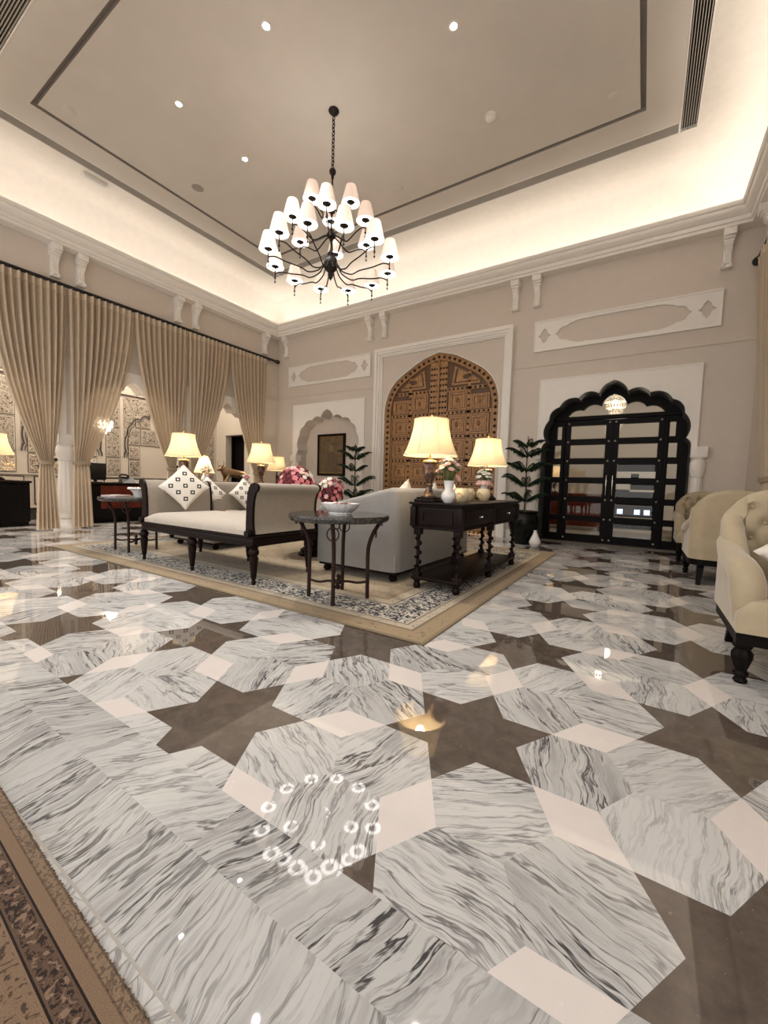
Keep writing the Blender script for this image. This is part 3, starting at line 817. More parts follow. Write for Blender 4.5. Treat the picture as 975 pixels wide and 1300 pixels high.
for sg, nm in ((-1,'left carved leaf'),(1,'right carved leaf')):
    lf = bpy.data.objects.new('door_leaf', None); COL.objects.link(lf); lf.parent = d1
    b = MB()
    half = [p for p in door_arch(0, .136) if p[0]*sg >= -1e-6]
    if sg > 0: loop = half + [(0,0.0)]
    else: loop = half + [(0,0.0)]
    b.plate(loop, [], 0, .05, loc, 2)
    # meeting stile with three rows of studs
    zt = 3.62
    x0, x1 = (sg*.012, sg*.20); x0, x1 = min(x0,x1), max(x0,x1)
    b.plate([(x0,0),(x1,0),(x1,zmax(sg*.20)-.0),(x0,zmax(sg*.02))], [], -.025, .01, loc, 0)
    for k in (.04,.105,.17): studs(b, [(sg*k, .06+.118*i) for i in range(31) if .06+.118*i < zmax(sg*k)-.05], .025, -.026)
    if sg > 0: b.tube([(0,-.045,0),(0,-.045,3.66)], .03, 8, 0); 
    # rails and muntins
    rows = [.28,.78,1.28,1.78,2.28,2.78]
    for r in [.03,.53,1.03,1.53,2.03,2.53,3.02]:
        xe = [x for x in [i*.02 for i in range(10,62)] if zmax(sg*x) > r+.05]
        if not xe: continue
        X0, X1 = min(xe), max(xe); a, c = sorted((sg*X0, sg*X1))
        b.box(a, c, -.016, .01, r-.035, r+.035, 0, .004, 1)
        studs(b, [(sg*(X0+.05+.096*i), r) for i in range(12) if X0+.05+.096*i < X1-.02], .024, -.018)
    for xm in (.69,):
        b.box(sg*xm-.035, sg*xm+.035, -.016, .01, .03, zmax(sg*xm)-.01, 0, .004, 1)
        studs(b, [(sg*xm, .155+.125*i) for i in range(28) if .155+.125*i < zmax(sg*xm)-.08 and abs(((.155+.125*i)-.03) % .5) > .05], .024, -.018)
    b.box(min(sg*1.16,sg*1.185), max(sg*1.16,sg*1.185), -.012, .01, .03, 2.55, 0)
    b.build('leaf_frame', ['carved','stud','carved_shade'], lf, smooth=40)
    tp = [(x, z) for x, z in door_arch(0, .20) if .30 <= x <= .93 and z > 3.12]
    tp = [(sg*x, z) for x, z in tp]
    if len(tp) > 2:
        tp = tp + [(sg*.93, 3.10), (sg*.30, 3.10)]
        cx_t = sum(p[0] for p in tp)/len(tp); cz_t = sum(p[1] for p in tp)/len(tp)
        b = MB()
        b.plate(tp, [[(cx_t+(x-cx_t)*.86, cz_t+(z-cz_t)*.80) for x, z in tp]], -.02, .008, loc, 0)
        b.plate([(cx_t+(x-cx_t)*.74, cz_t+(z-cz_t)*.66) for x, z in tp], [], -.012, .008, loc, 0)
        b.ball((cx_t,-.012,cz_t-.03), 1, 12, 6, 1, (.10,.014,.05)); b.build('carved_panel', ['carved','carved_shade'], lf, smooth=40)
    for r in rows:
        for xc in (.445,.93):
            h = .20; w = .20
            ztop = min(zmax(sg*(xc-w)), zmax(sg*(xc+w)))
            if ztop < r+.05: continue
            z1 = min(r+h, ztop-.03); z0 = r-h
            if z1-z0 < .14: continue
            cz = (z0+z1)/2; hh = (z1-z0)/2
            if hh < h-.02 and r > 3: w = .17
            b = MB()
            def rr(k): return [(sg*xc-w*k, cz-hh*k),(sg*xc+w*k, cz-hh*k),(sg*xc+w*k, cz+hh*k),(sg*xc-w*k, cz+hh*k)]
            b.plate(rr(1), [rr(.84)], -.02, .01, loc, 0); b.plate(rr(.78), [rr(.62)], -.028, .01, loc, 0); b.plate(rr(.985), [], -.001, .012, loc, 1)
            b.plate(rr(.56), [], -.012, .01, loc, 0)
            b.ball((sg*xc,-.012,cz), 1, 16, 6, 0, (w*.30,.014,hh*.42)); b.ball((sg*xc,-.02,cz), 1, 12, 6, 1, (w*.18,.014,hh*.26)); b.ball((sg*xc,-.03,cz), .018, 8, 5, 0)
            for a in range(8): b.ball((sg*xc+w*.40*cos(a*pi/4), -.012, cz+hh*.48*sin(a*pi/4)), .014, 6, 4, 0, (1,.6,1))
            b.build('carved_panel', ['carved','carved_shade'], lf, smooth=40)
# ------------------------------------------------------------------ glass door
YG = 8.40
d2 = struct(thing('door_2', 'black framed glass double door under a cusped arch', 'door', (GX, YG, 0))); del d2['category']
b = MB()
ga0 = [(x-GX, z) for x, z in cusp_arch(GX, .996, -.006, 0.0)]
tr = cusp_half(.92, -.145)
tr = [(x, z) for x, z in tr if z > 2.355]
tr = tr + [(tr[-1][0]+.02, 2.35)]
trl = [(-x, z) for x, z in reversed(tr)] + tr[1:]
holes = [trl]
PR = [(1.93-.357*k, 2.178-.357*k) for k in range(6)]
sides_ = []
for sg in (-1,1):
    for k, (z0, z1) in enumerate(PR):
        xo = .965 if k < 2 else .985
        if k == 0: xo = .93
        a, c = sorted((sg*.845, sg*xo)); holes.append([(a,z0),(c,z0),(c,z1),(a,z1)]); sides_.append((a,c,z0,z1))
holes.append([(-.775,.012),(.775,.012),(.775,2.27),(-.775,2.27)])
b.plate(ga0, holes, 0, .09, loc, 0)
b.box(-1.0,1.0,-.035,0,2.275,2.335,0,.008)
for sg in (-1,1): b.box(sg*.805-.022, sg*.805+.022, -.03, 0, 0, 2.275, 0, .006)
b.build('door_frame', 'black_wood', d2, smooth=0)
b = MB(); b.plate(trl, [], .04, .046, loc); b.build('transom_pane', 'glass', d2, smooth=0)
for a, c, z0, z1 in sides_:
    b = MB(); b.box(a,c,.04,.046,z0,z1); b.build('side_pane', 'glass', d2, smooth=0)
for sg in (-1,1):
    lf = bpy.data.objects.new('door_leaf', None); COL.objects.link(lf); lf.parent = d2
    x0, x1 = .0008, .774
    px0, px1 = .105, .69
    f_ = lambda u, v, w: (sg*u, w, v)
    b = MB(); b.plate([(x0,.018),(x1,.018),(x1,2.264),(x0,2.264)], [[(px0,z0),(px1,z0),(px1,z1),(px0,z1)] for z0, z1 in PR], .015, .075, f_)
    b.box(-.012,.012,.0,.014,.02,2.26) if sg < 0 else None
    b.build('leaf_frame', 'black_wood', lf, smooth=0)
    for z0, z1 in PR:
        b = MB(); k = .013
        b.box(min(sg*(px0+k),sg*(px1-k)), max(sg*(px0+k),sg*(px1-k)), .035, .043, z0+k, z1-k)
        o1 = [(sg*px0,.05,z0),(sg*px1,.05,z0),(sg*px1,.05,z1),(sg*px0,.05,z1)]; o2 = [(sg*(px0+k),.035,z0+k),(sg*(px1-k),.035,z0+k),(sg*(px1-k),.035,z1-k),(sg*(px0+k),.035,z1-k)]
        A = [b.v(p) for p in o1]; B2 = [b.v(p) for p in o2]
        for i in range(4): b.f([A[i],A[(i+1)%4],B2[(i+1)%4],B2[i]])
        b.build('pane', 'glass', lf, smooth=0, weld=False)
    for z in [2.22]+[1.93-.357*k-.053 for k in range(5)]+[.07]:
        for x in (.05,.728):
            b = MB(); b.ball((sg*x, .012, z), .02, 10, 6, 0, (1,.6,1)); b.build('stud', 'nail', lf)
    b = MB(); b.tube([(sg*.05,.015,.90),(sg*.05,-.03,.90),(sg*.05,-.045,.93),(sg*.05,-.045,1.22),(sg*.05,-.03,1.25),(sg*.05,.015,1.25)], .011, 10); b.build('door_handle', 'chrome', lf)
# things in the room beyond
t = thing('crystal_chandelier', 'glowing crystal chandelier seen through the transom over the glass door', 'chandelier', (GX+.0, 8.78, 2.40))
t.scale = (.95,.95,1.12)
b = MB()
for k, (r, z) in enumerate(((.05,0),(.11,.06),(.16,.14),(.19,.24),(.15,.33),(.08,.40))):
    n = max(6, int(r*120))
    for i in range(n): b.ball((r*cos(2*pi*i/n), r*sin(2*pi*i/n), z), .024, 6, 5, 0, (1,1,1.5))
b.build('crystal_drops', 'crystal', t, smooth=0)
b = MB(); b.ball((0,0,.18), .07, 12, 8); b.build('bulb', 'bulb', t)
b = MB(); b.tube([(0,0,.36),(0,0,1.0)], .008, 6); b.build('hanging_rod', 'bronze_dark', t)
light('inner_chandelier_light', 'POINT', (GX+.02, 9.0, 2.2), 6, shadow_soft_size=.15)
il = light('inner_room_light', 'AREA', (-.6, 10.4, 3.38), 30, shape='RECTANGLE', size=5.0, size_y=2.6)
t = thing('sideboard', 'low red brown sideboard beyond the left leaf of the glass door', 'sideboard', (-1.55, 11.2, 0))
b = MB(); b.box(-.8,.8,-.25,.25,.1,.86,bev=.01); b.box(-.84,.84,-.28,.28,.86,.9,bev=.008); b.build('cabinet_body', 'red_wood', t)
for sx in (-.7,.7):
    for sy in (-.2,.2): b = MB(); b.lathe([(.03,0),(.04,.1)],10,(sx,sy,0)); b.build('foot', 'dark_wood', t)
t = thing('display_cabinet', 'white shelved cabinet seen through the right leaf of the glass door', 'cabinet', (-.16, 11.75, 0))
b = MB(); b.box(-.46,-.42,-.2,.2,0,1.75); b.box(.42,.46,-.2,.2,0,1.75); b.box(-.42,.42,.16,.2,0,1.75,1)
for z in (.0,.30,.72,.98,1.18,1.42,1.71): b.box(-.42,.42,-.2,.16,z,z+.05)
b.box(-.42,-.12,-.2,.16,.98,1.42); b.box(.05,.42,-.2,.16,1.18,1.42)
b.build('cabinet_body', ['white_cloth','black_wood'], t, smooth=0)
for k, x in enumerate((-.30,.06,.26)):
    b = MB(); b.box(x-.07,x+.07,-.19,-.17,.42,.56,bev=.004); s_ = b.build('screen_housing', 'plastic_black', t)
    b = MB(); b.box(x-.06,x+.06,-.194,-.19,.43,.55); b.build('lit_screen', 'screen', s_)
t = thing('dining_table', 'table under a white cloth seen through the right side panes beside the glass door', 'table', (1.0, 10.6, 0))
b = MB(); b.grid(lambda u,v: ((.62+.03*v*sin(u*2*pi*14))*cos(u*2*pi)*(1+.06*v), (.62+.03*v*sin(u*2*pi*14))*sin(u*2*pi)*(1+.06*v), .75-.55*v), 112, 6, closeu=True); b.lathe([(0,.752),(.62,.75)],56); b.build('tablecloth', 'white_cloth', t)
b = MB(); b.lathe([(.25,0),(.25,.03),(.05,.06),(.05,.72)],16); b.build('pedestal', 'dark_wood', t)
# ------------------------------------------------------------------ ceiling fittings
def downlight(label, x, y):
    t = thing('recessed_downlight', label, 'light', (x,y,ZC), 0, 'downlights in the ceiling tray')
    b = MB(); b.lathe([(.036,.004),(.036,-.004),(.052,-.006),(.058,-.001),(.058,.004)], 24); b.build('trim_ring', 'plastic_white', t)
    b = MB(); b.lathe([(0,-.002),(.036,-.002)], 24); b.build('lens', 'lens', t)
    s = light('downlight_beam', 'SPOT', (x,y,ZC-.03), 210, (1,.96,.90), spot_size=radians(75), spot_blend=.6, shadow_soft_size=.04)
downlight('lit ceiling spot nearest the top edge, left of the other near one', -3.683, 3.15)
downlight('lit ceiling spot right of the chandelier, highest on the right', -1.976, 4.176)
downlight('leftmost lit ceiling spot in the tray', -5.365, 3.177)
downlight('lit ceiling spot just above and left of the chandelier', -5.36, 4.207)
def disc(name, label, cat, x, y, r, h, mt, z=ZC):
    t = thing(name, label, cat, (x,y,z))
    b = MB(); b.lathe([(r,.002),(r,-h*.4),(r*.9,-h*.7),(r*.85,-h*.7)], 24); b.build('rim', 'ceiling', t)
    b = MB(); b.lathe([(r*.85,-h*.7),(r*.6,-h),(0,-h)], 24); b.build('face', mt, t); return t
disc('smoke_detector', 'domed smoke detector on the ceiling right of the chandelier chain', 'smoke detector', -1.969, 5.384, .075, .05, 'trim')
disc('sprinkler_cover', 'small round cover near the right corner of the ceiling tray', 'ceiling cover', -.607, 5.895, .07, .012, 'ceiling')
disc('sprinkler_cover', 'small round cover on the ceiling behind the chandelier', 'ceiling cover', -3.65, 5.894, .06, .012, 'ceiling')
disc('ceiling_speaker', 'round grey speaker grille left of the chandelier', 'speaker', -6.538, 4.194, .11, .012, 'groove')
disc('sprinkler_cover', 'small round cover near the left corner of the ceiling tray', 'ceiling cover', -6.74, 2.478, .075, .012, 'ceiling')
t = thing('emergency_light', 'white box fitting on the lit cove at left', 'light', (-7.84,3.21,ZC))
b = MB(); b.box(-.055,.055,-.17,.17,-.05,.002,bev=.012); b.build('housing', 'plastic_white', t)
b = MB(); b.box(-.035,.035,-.14,.14,-.058,-.048,bev=.004); b.build('diffuser', 'plastic_white', t)
# linear air grilles in the slot round the tray
def grille(label, x0, x1, y0, y1, alongx):
    t = thing('air_grille', label, 'air vent', ((x0+x1)/2,(y0+y1)/2,ZC), 0, 'linear grilles round the ceiling tray')
    hx, hy = (x1-x0)/2, (y1-y0)/2
    b = MB(); w = .012
    b.box(-hx,hx,-hy,-hy+w,-.004,.04); b.box(-hx,hx,hy-w,hy,-.004,.04); b.box(-hx,-hx+w,-hy,hy,-.004,.04); b.box(hx-w,hx,-hy,hy,-.004,.04); b.build('grille_frame', 'trim', t, smooth=0)
    b = MB()
    for k in range(7):
        o = -.0745+.0248*k
        if alongx: b.box(-hx,hx,o-.004,o+.004,-.001,.028)
        else: b.box(o-.004,o+.004,-hy,hy,-.001,.028)
    b.build('slat', 'slat', t, smooth=0); 
grille('long ceiling grille along the back side of the tray', R1[0]+.2, R1[1]-.2, R2[3], R1[3], True)
grille('long ceiling grille along the near side of the tray, top left corner', R1[0]+.2, R1[1]-.2, R1[2], R2[2], True)
grille('long ceiling grille along the right side of the tray', R2[1], R1[1], R1[2], R1[3], False)
grille('long ceiling grille along the curtain side of the tray', R1[0], R2[0], R1[2], R1[3], False)

# ------------------------------------------------------------------ chandelier
ct = thing('chandelier', 'large dark chandelier with tiers of pleated white shades on a chain', 'chandelier', (-3.687,4.277,ZC))
Z = lambda z: z-ZC
b = MB(); b.lathe([(0,.002),(.065,.002),(.07,-.012),(.06,-.03),(.03,-.05),(.012,-.06),(.012,-.075),(0,-.08)], 24); b.build('canopy', 'bronze_dark', ct)
b = MB()
z = Z(5.73); k = 0
while z > Z(5.09):
    L_ = .030
    pts = [((cos(a)*.019 if k % 2 == 0 else 0), (0 if k % 2 == 0 else cos(a)*.019), z-L_+sin(a)*L_) for a in [2*pi*i/10 for i in range(10)]]
    b.tube(pts, .006, 6, closed=True); z -= .046; k += 1
b.build('chain', 'bronze_dark', ct)
b = MB(); b.ball((0,0,Z(5.04)), .045, 16, 10); b.tube([(0,0,Z(5.0)),(0,0,Z(3.9))], .011, 10); b.lathe([(.0,0),(.016,0),(.022,.05),(.016,.1),(0,.1)],12,(0,0,Z(4.95))); b.build('stem', 'bronze_dark', ct)
for zc, r, h in ((4.56,.042,.08),(4.245,.055,.09),(3.88,.085,.2)):
    b = MB(); b.lathe([(0,-h),(r*.3,-h*.95),(r*.45,-h*.75),(r*.35,-h*.6),(r,-h*.35),(r*1.1,0),(r*.9,h*.3),(r*.5,h*.45),(r*.6,h*.6),(r*.25,h*.8),(.011,h)], 20, (0,0,Z(zc)), fl=.06, nf=8); b.build('hub', 'bronze_dark', ct)
b = MB(); b.lathe([(0,-.22),(.01,-.215),(.016,-.19),(.008,-.17),(.02,-.14),(.035,-.12),(.02,-.09),(.02,-.05)], 14, (0,0,Z(3.88))); b.build('bottom_finial', 'bronze_dark', ct)
def arm_meshes(R, zs, zh, dip):
    b = MB()
    P = [(.04,zh),(.10,zh-.03),(.16,zh-dip*.7),(.25*R/.8+.04,zh-dip),(.5*R,zs-.20+(.06 if R > .6 else .02)),(.72*R,zs-.11),(.88*R,zs-.075),(.97*R,zs-.085),(R,zs-.10)]
    P = catmull(P, 5)
    b.tube([(x,0,z) for x, z in P], .0085, 7)
    b.tube([(.0+R,0,zs-.15),(R,0,zs-.0)], .008, 7)
    am = b
    cup = MB(); cup.lathe([(0,-.02),(.02,-.018),(.050,.0),(.054,.018),(.02,.022),(.014,.05),(.012,.10),(0,.10)], 16, (R,0,zs))
    dr = MB(); dr.tube([(R,0,zs-.20),(R,0,zs-.15)], .004, 6); dr.ball((R,0,zs-.205), .012, 10, 6); dr.ball((R,0,zs-.15), .014, 10, 6)
    sh = MB()
    n = 72
    sh.grid(lambda u, v: ((lambda r: (R+r*cos(2*pi*u), r*sin(2*pi*u), zs-.012+.215*v))((.117-.052*v)*(1+.014*cos(2*pi*u*36)))), n, 4, 0, True)
    bl = MB(); bl.ball((R,0,zs+.105), .02, 10, 8, 0, (1,1,1.6))
    df = MB(); df.lathe([(.055,.0),(.085,-.004),(.112,-.002)], 32, (R,0,zs))  # added glowing ring, stands in for the lit shade lining seen from below
    return am, cup, dr, sh, bl, df
def tier(R, zs, zh, dip, angs):
    m = arm_meshes(R, Z(zs), Z(zh), dip)
    first = None
    for a in angs:
        if first is None:
            o = m[0].build('arm', 'bronze_dark', ct); first = o
            kids = [m[1].build('socket_cup', 'bronze_dark', o), m[2].build('drop_finial', 'bronze_dark', o), m[3].build('lamp_shade', 'chand_shade', o), m[4].build('bulb', 'bulb', o), m[5].build('glow_ring', 'diffuser', o)]
        else:
            o = first.copy(); COL.objects.link(o); o.parent = ct
            for kd in kids: c = kd.copy(); COL.objects.link(c); c.parent = o
        o.rotation_euler = (0,0,radians(a))
        x, y = ct.location.x+R*cos(radians(a)), ct.location.y+R*sin(radians(a))
        light('chandelier_bulb_light', 'POINT', (x,y,zs+.13), CHP, (1,.90,.80), shadow_soft_size=.025)
CHP = .45
tier(.80, 3.90, 3.88, .16, [-39+30*k for k in range(12)])
tier(.53, 4.285, 4.23, .11, [-56+60*k for k in range(6)])
tier(.285, 4.585, 4.55, .08, [-112,8,132])

# ------------------------------------------------------------------ curtains
b = MB(); b.tube([(-8.60,.55,4.225),(-8.60,7.80,4.225)], .032, 16); b.build
rodt = thing('curtain_rod', 'long black curtain rod under the corbels of the curtained wall', 'curtain rod', (-8.60,4.2,4.225))
b = MB(); b.tube([(0,-3.65,0),(0,3.60,0)], .030, 16); b.build('pole', 'rod', rodt)
b = MB(); b.lathe([(0,-.02),(.032,-.015),(.045,.0),(.045,.02),(.03,.03),(.05,.05),(.055,.08),(.045,.11),(.02,.125),(0,.13)], 16, mat=Matrix.Translation((0,3.6,0)) @ Matrix.Rotation(-pi/2, 4, 'X')); b.build('finial', 'rod', rodt)
for y in (-2.2,0.0,2.2,3.45): b = MB(); b.box(-.12,0,y-.012,y+.012,-.012,.012); b.build('bracket', 'rod', rodt)
def curtain(name, label, plane, top, tie, bot, ztop, ztie, folds, seed, inward, group=None, hookside=0, pw=1.9):
    """plane 'L': hangs at X=-8.6, coordinate runs along Y; 'R': right wall"""
    rnd = random.Random(seed)
    X0 = -8.60 if plane == 'L' else 1.19
    c0 = (top[0]+top[1])/2
    t = thing(name, label, 'curtain', (X0, c0, 0), 0, group)
    ph = [rnd.uniform(-.5,.5) for _ in range(folds+2)]
    amp = [rnd.uniform(.7,1.25) for _ in range(folds+2)]
    def pos(u, v):
        z0 = ztop+(ztie-ztop)*v
        e = v**pw
        a = top[0]+(tie[0]-top[0])*e; c = top[1]+(tie[1]-top[1])*e
        f = u*folds; i = int(min(f, folds-1e-6))
        y = a+(c-a)*u
        k = (1-.35*v)
        d = .062*amp[i]*k*sin(2*pi*f+ph[i]*v)
        return (inward*d*(1 if plane == 'L' else 1), y-c0, z0)
    nu = folds*9
    b = MB(); b.grid(lambda u, v: pos(u, .035+v*.965), nu, 30); b.build('drape', 'curtain', t, smooth=180, recalc=False)
    b = MB(); b.grid(lambda u, v: pos(u, v*.0352), nu, 2); b.build('heading', 'curtain_head', t, smooth=180, recalc=False)
    def low(u, v):
        a = tie[0]+(bot[0]-tie[0])*v**.6; c = tie[1]+(bot[1]-tie[1])*v**.6
        f = u*folds*.5; d = (.025+.05*v)*sin(2*pi*f)
        return (d, a+(c-a)*u-c0, ztie*(1-v)+.03*v)
    b = MB(); b.grid(low, folds*5, 14); b.build('skirt', 'curtain', t, smooth=180, recalc=False)
    cy = (tie[0]+tie[1])/2-c0; hw = (tie[1]-tie[0])/2
    b = MB()
    for dz in (-.02,0,.02): b.tube([((.055)*cos(a), cy+(hw+.015)*sin(a), ztie+dz+.008*sin(3*a)) for a in [2*pi*i/24 for i in range(24)]], .013, 7, closed=True)
    b.build('tieback', 'rope', t)
    if hookside:
        b = MB(); y = cy+hookside*(hw+.06); b.ball((-.05,y,ztie+.06), .03, 10, 7); b.tube([(-.10,y,ztie+.06),(-.05,y,ztie+.06)], .012, 8); b.tube([(-.05,y,ztie+.06),(0,cy+hookside*hw,ztie)], .008, 6); b.build('hook', 'rod', t)
    return t
g = 'tied beige curtains along the arcade'
curtain('curtain', 'leftmost beige curtain, tied just left of the first column', 'L', (2.02,3.07), (2.65,2.82), (2.57,2.90), 4.185, 1.17, 11, 1, 1, g, 1)
curtain('curtain', 'second beige curtain from the left, tied right of the first column', 'L', (3.10,4.17), (3.13,3.36), (3.08,3.42), 4.185, 1.19, 10, 2, 1, g)
curtain('curtain', 'middle of the five beige curtains, behind the left lamp', 'L', (4.19,5.29), (4.83,5.00), (4.76,5.05), 4.185, 1.17, 10, 3, 1, g, 1)
curtain('curtain', 'fourth beige curtain from the left, tied right of the second column', 'L', (5.31,6.36), (5.33,5.52), (5.28,5.58), 4.185, 1.17, 10, 4, 1, g)
curtain('curtain', 'beige curtain nearest the far corner, last on the rod', 'L', (6.38,7.48), (7.10,7.28), (7.04,7.33), 4.185, 1.17, 10, 5, 1, g)
rr_ = thing('curtain_rod', 'short end of black curtain rod with ball finial on the right wall', 'curtain rod', (1.17,6.6,4.285))
b = MB(); b.tube([(0,-5,0),(0,1.13,0)], .030, 14); b.build('pole', 'rod', rr_)
b = MB(); b.lathe([(0,-.02),(.032,-.015),(.045,.0),(.03,.03),(.055,.05),(.065,.09),(.05,.13),(.02,.15),(0,.155)], 16, mat=Matrix.Translation((0,1.13,0)) @ Matrix.Rotation(-pi/2, 4, 'X')); b.build('finial', 'rod', rr_)
b = MB(); b.box(0,.11,.95,.98,-.012,.012); b.build('bracket', 'rod', rr_)
curtain('curtain', 'beige curtain at the right edge of the photo, behind the armchairs', 'R', (6.45,7.62), (6.28,6.48), (6.24,6.56), 4.245, 1.15, 14, 6, 1, None, 0, 1.3)

# ------------------------------------------------------------------ rugs
t = thing('area_rug', 'large beige rug with navy floral border under the seating group', 'rug', (-3.845,4.328,0))
b = MB(); b.box(-2.795,2.795,-2.20,2.20,0.0005,.012,bev=.004,seg=1); b.build('pile', 'rug', t)
t = thing('entrance_carpet', 'brown patterned carpet in the bottom left corner', 'carpet', (-1.578,.369,0), radians(-2.02))
b = MB(); b.box(-6,3.2,-2.6,0,0.0005,.014,bev=.005,seg=1); b.build('pile', 'carpet', t)
b = MB()
rnd = random.Random(5)
for i in range(330):
    x = -.25+i*.004; l = rnd.uniform(.001,.005)
    b.tube([(x,-.004,.006),(x+rnd.uniform(-.004,.004),l,.003)], .0016, 4)
b.build('fringe', 'carpet', t)
RZ = .012
# ------------------------------------------------------------------ daybed settee
st = thing('daybed_settee', 'backless settee with two scrolled upholstered ends and dark turned legs', 'settee', (-3.89,2.835,RZ))
APOL = [(.865,.46),(.868,.60),(.872,.72),(.885,.82),(.905,.875),(.93,.91),(.965,.925),(1.0,.912),(1.015,.885),(1.005,.855),(.975,.83),(.955,.78),(.945,.70),(.942,.60),(.948,.52),(.96,.46)]
for sg, nm in ((-1,''),(1,'')):
    b = MB()
    def sl(y0, y1, grow, m):
        cx, cz = .93, .70
        Q = [(x+(grow if x > cx else -grow), z+(grow if z > .8 else 0)) for x, z in APOL]
        A = [b.v((sg*x,y0,z)) for x, z in Q]; B2 = [b.v((sg*x,y1,z)) for x, z in Q]
        for i in range(len(Q)): j = (i+1) % len(Q); b.f([A[i],A[j],B2[j],B2[i]], m)
        for R__ in (A, B2):
            b.f(R__, m)
    sl(-.395,.395,0,0)
    e = b.build('scroll_end', 'sofa', st, smooth=50)
    for y in (-.42,.395):
        b = MB(); sl(y, y+.026, .006, 0); b.build('end_post', 'dark_wood', e, smooth=50)
b = MB(); b.box(-.96,.96,-.42,.42,.345,.42,bev=.008); b.box(-.972,.972,-.432,.432,.42,.448,bev=.01); b.box(-.955,.955,-.428,.428,.375,.39,bev=.005); b.build('seat_rail', 'dark_wood', st)
def pillow_box(b, x0,x1,y0,y1,z0,z1, dome=.02, e=.03):
    def fn(u, v):
        return None
    n = 16
    def edge(a): return 1-abs(2*a-1)**10
    top = lambda u, v: (x0+(x1-x0)*u, y0+(y1-y0)*v, z1-e+(e+dome)*(edge(u)*edge(v))**.5)
    V = b.grid(top, n, n)
    bot = b.grid(lambda u, v: (x0+(x1-x0)*u, y0+(y1-y0)*v, z0), n, n)
    for r_ in (0, n):
        for i in range(n): b.f([V[r_][i],V[r_][i+1],bot[r_][i+1],bot[r_][i]]); b.f([V[i][r_],V[i+1][r_],bot[i+1][r_],bot[i][r_]])
b = MB(); pillow_box(b, -.872,.872,-.435,.435,.449,.540,.022,.05); b.build('mattress', 'seat_cream', st, smooth=60)
LEG = [(0,0),(.017,0),(.02,.03),(.015,.045),(.024,.06),(.026,.09),(.041,.235),(.043,.25),(.032,.262),(.046,.285),(.049,.305),(.04,.325),(.034,.33),(.044,.345),(0,.345)]
for x in (-.95,.0,.95):
    for y in (-.40,.31): b = MB(); b.lathe(LEG, 16, (x,y,0)); b.build('leg', 'dark_wood', st)
for sx in (-1,1):
    b = MB(); b.lathe([(0,-.03),(.03,-.03),(.034,-.02),(.034,.02),(.03,.03),(0,.03)],14,mat=Matrix.Translation((sx*.92,-.435,.47)) @ Matrix.Rotation(pi/2,4,'X')); b.build('rosette', 'dark_wood', st)
# ------------------------------------------------------------------ tub sofas
def ushell(b, path, hfun, t, z0, m=0, zin=.30, dent=None, k=10):
    """path: list of (x,y,nx,ny) outward normals; cross section swept"""
    n = len(path)
    def sec(i):
        x, y, nx, ny = path[i]; h = hfun(i/(n-1)); r = min(.05, t*.42)
        S = [(0,z0),(0,(z0+h)*.5),(0,h-r)] + [(-(r-r*cos(a)), h-r+r*sin(a)) for a in (pi/6,pi/3,pi/2)] + [(-(t-r)-r*sin(a), h-r+r*cos(a)) for a in (0,pi/6,pi/3,pi/2)]
        S += [(-t, h-r+(zin-h+r)*q/k) for q in range(1, k+1)]
        out = []
        for d, z in S:
            o = d
            if dent and d <= -t+1e-6: o = d + dent(i/(n-1), z)
            out.append((x+nx*o, y+ny*o, z))
        return out
    R__ = [[b.v(p) for p in sec(i)] for i in range(n)]
    for A, B2 in zip(R__, R__[1:]):
        for i in range(len(A)-1): b.f([A[i],A[i+1],B2[i+1],B2[i]], m)
    b.f(R__[0], m); b.f(R__[-1][::-1], m)
def uplan(W, D, rc, y0, nseg=8, nst=10, nb=10):
    P = []
    for i in range(nst): P.append((-W/2, y0+(D/2-rc-y0)*i/nst, -1, 0))
    for i in range(nseg): a = pi-(pi/2)*i/nseg; P.append((-W/2+rc+rc*cos(a), D/2-rc+rc*sin(a), cos(a), sin(a)))
    for i in range(nb): P.append((-W/2+rc+(W-2*rc)*i/nb, D/2, 0, 1))
    for i in range(nseg): a = pi/2-(pi/2)*i/nseg; P.append((W/2-rc+rc*cos(a), D/2-rc+rc*sin(a), cos(a), sin(a)))
    for i in range(nst+1): P.append((W/2, D/2-rc+(y0-D/2+rc)*i/nst, 1, 0))
    return P
def make_sofa(label, loc, rz, mt='sofa_grey', ms='sofa_grey'):
    W, D = 1.92, 1.0
    t = thing('tub_sofa', label, 'sofa', loc, rz, 'pair of upholstered tub sofas')
    P = uplan(W, D, .10, -D/2)
    def hf(s):
        i = s*(len(P)-1); y = P[int(round(i))][1]
        k = (y+D/2)/D
        return .695+.225*min(1, k*1.12)
    b = MB(); ushell(b, P, hf, .17, .10); b.build('shell', mt, t, smooth=50)
    b = MB(); b.box(-W/2+.02,W/2-.02,-D/2+.02,D/2-.02,.085,.28,bev=.01); b.build('seat_base', mt, t)
    for sx in (-1,1):
        b = MB(); a, c = sorted((sx*.008, sx*(W/2-.175))); pillow_box(b, a, c, -D/2-.02, D/2-.175, .281, .45, .03, .05); b.build('seat_cushion', ms, t, smooth=60)
    b = MB(); b.box(-W/2+.015,W/2-.015,-D/2+.015,D/2-.015,.072,.10,bev=.004); b.build('plinth_rail', 'dark_wood', t)
    for sx in (-1,1):
        for sy in (-1,1): b = MB(); b.lathe([(0,0),(.026,0),(.042,.02),(.045,.04),(.03,.062),(.038,.075),(0,.075)], 14, (sx*(W/2-.08),sy*(D/2-.08),0)); b.build('foot', 'dark_wood', t)
    return t
make_sofa('grey sofa with sloping arms, its back against the console with two lamps', (-2.445,4.255,RZ), -pi/2)
make_sofa('taupe sofa with cream seat and square print cushions, beyond the settee', (-5.27,4.255,RZ), pi/2, 'sofa', 'seat_cream')
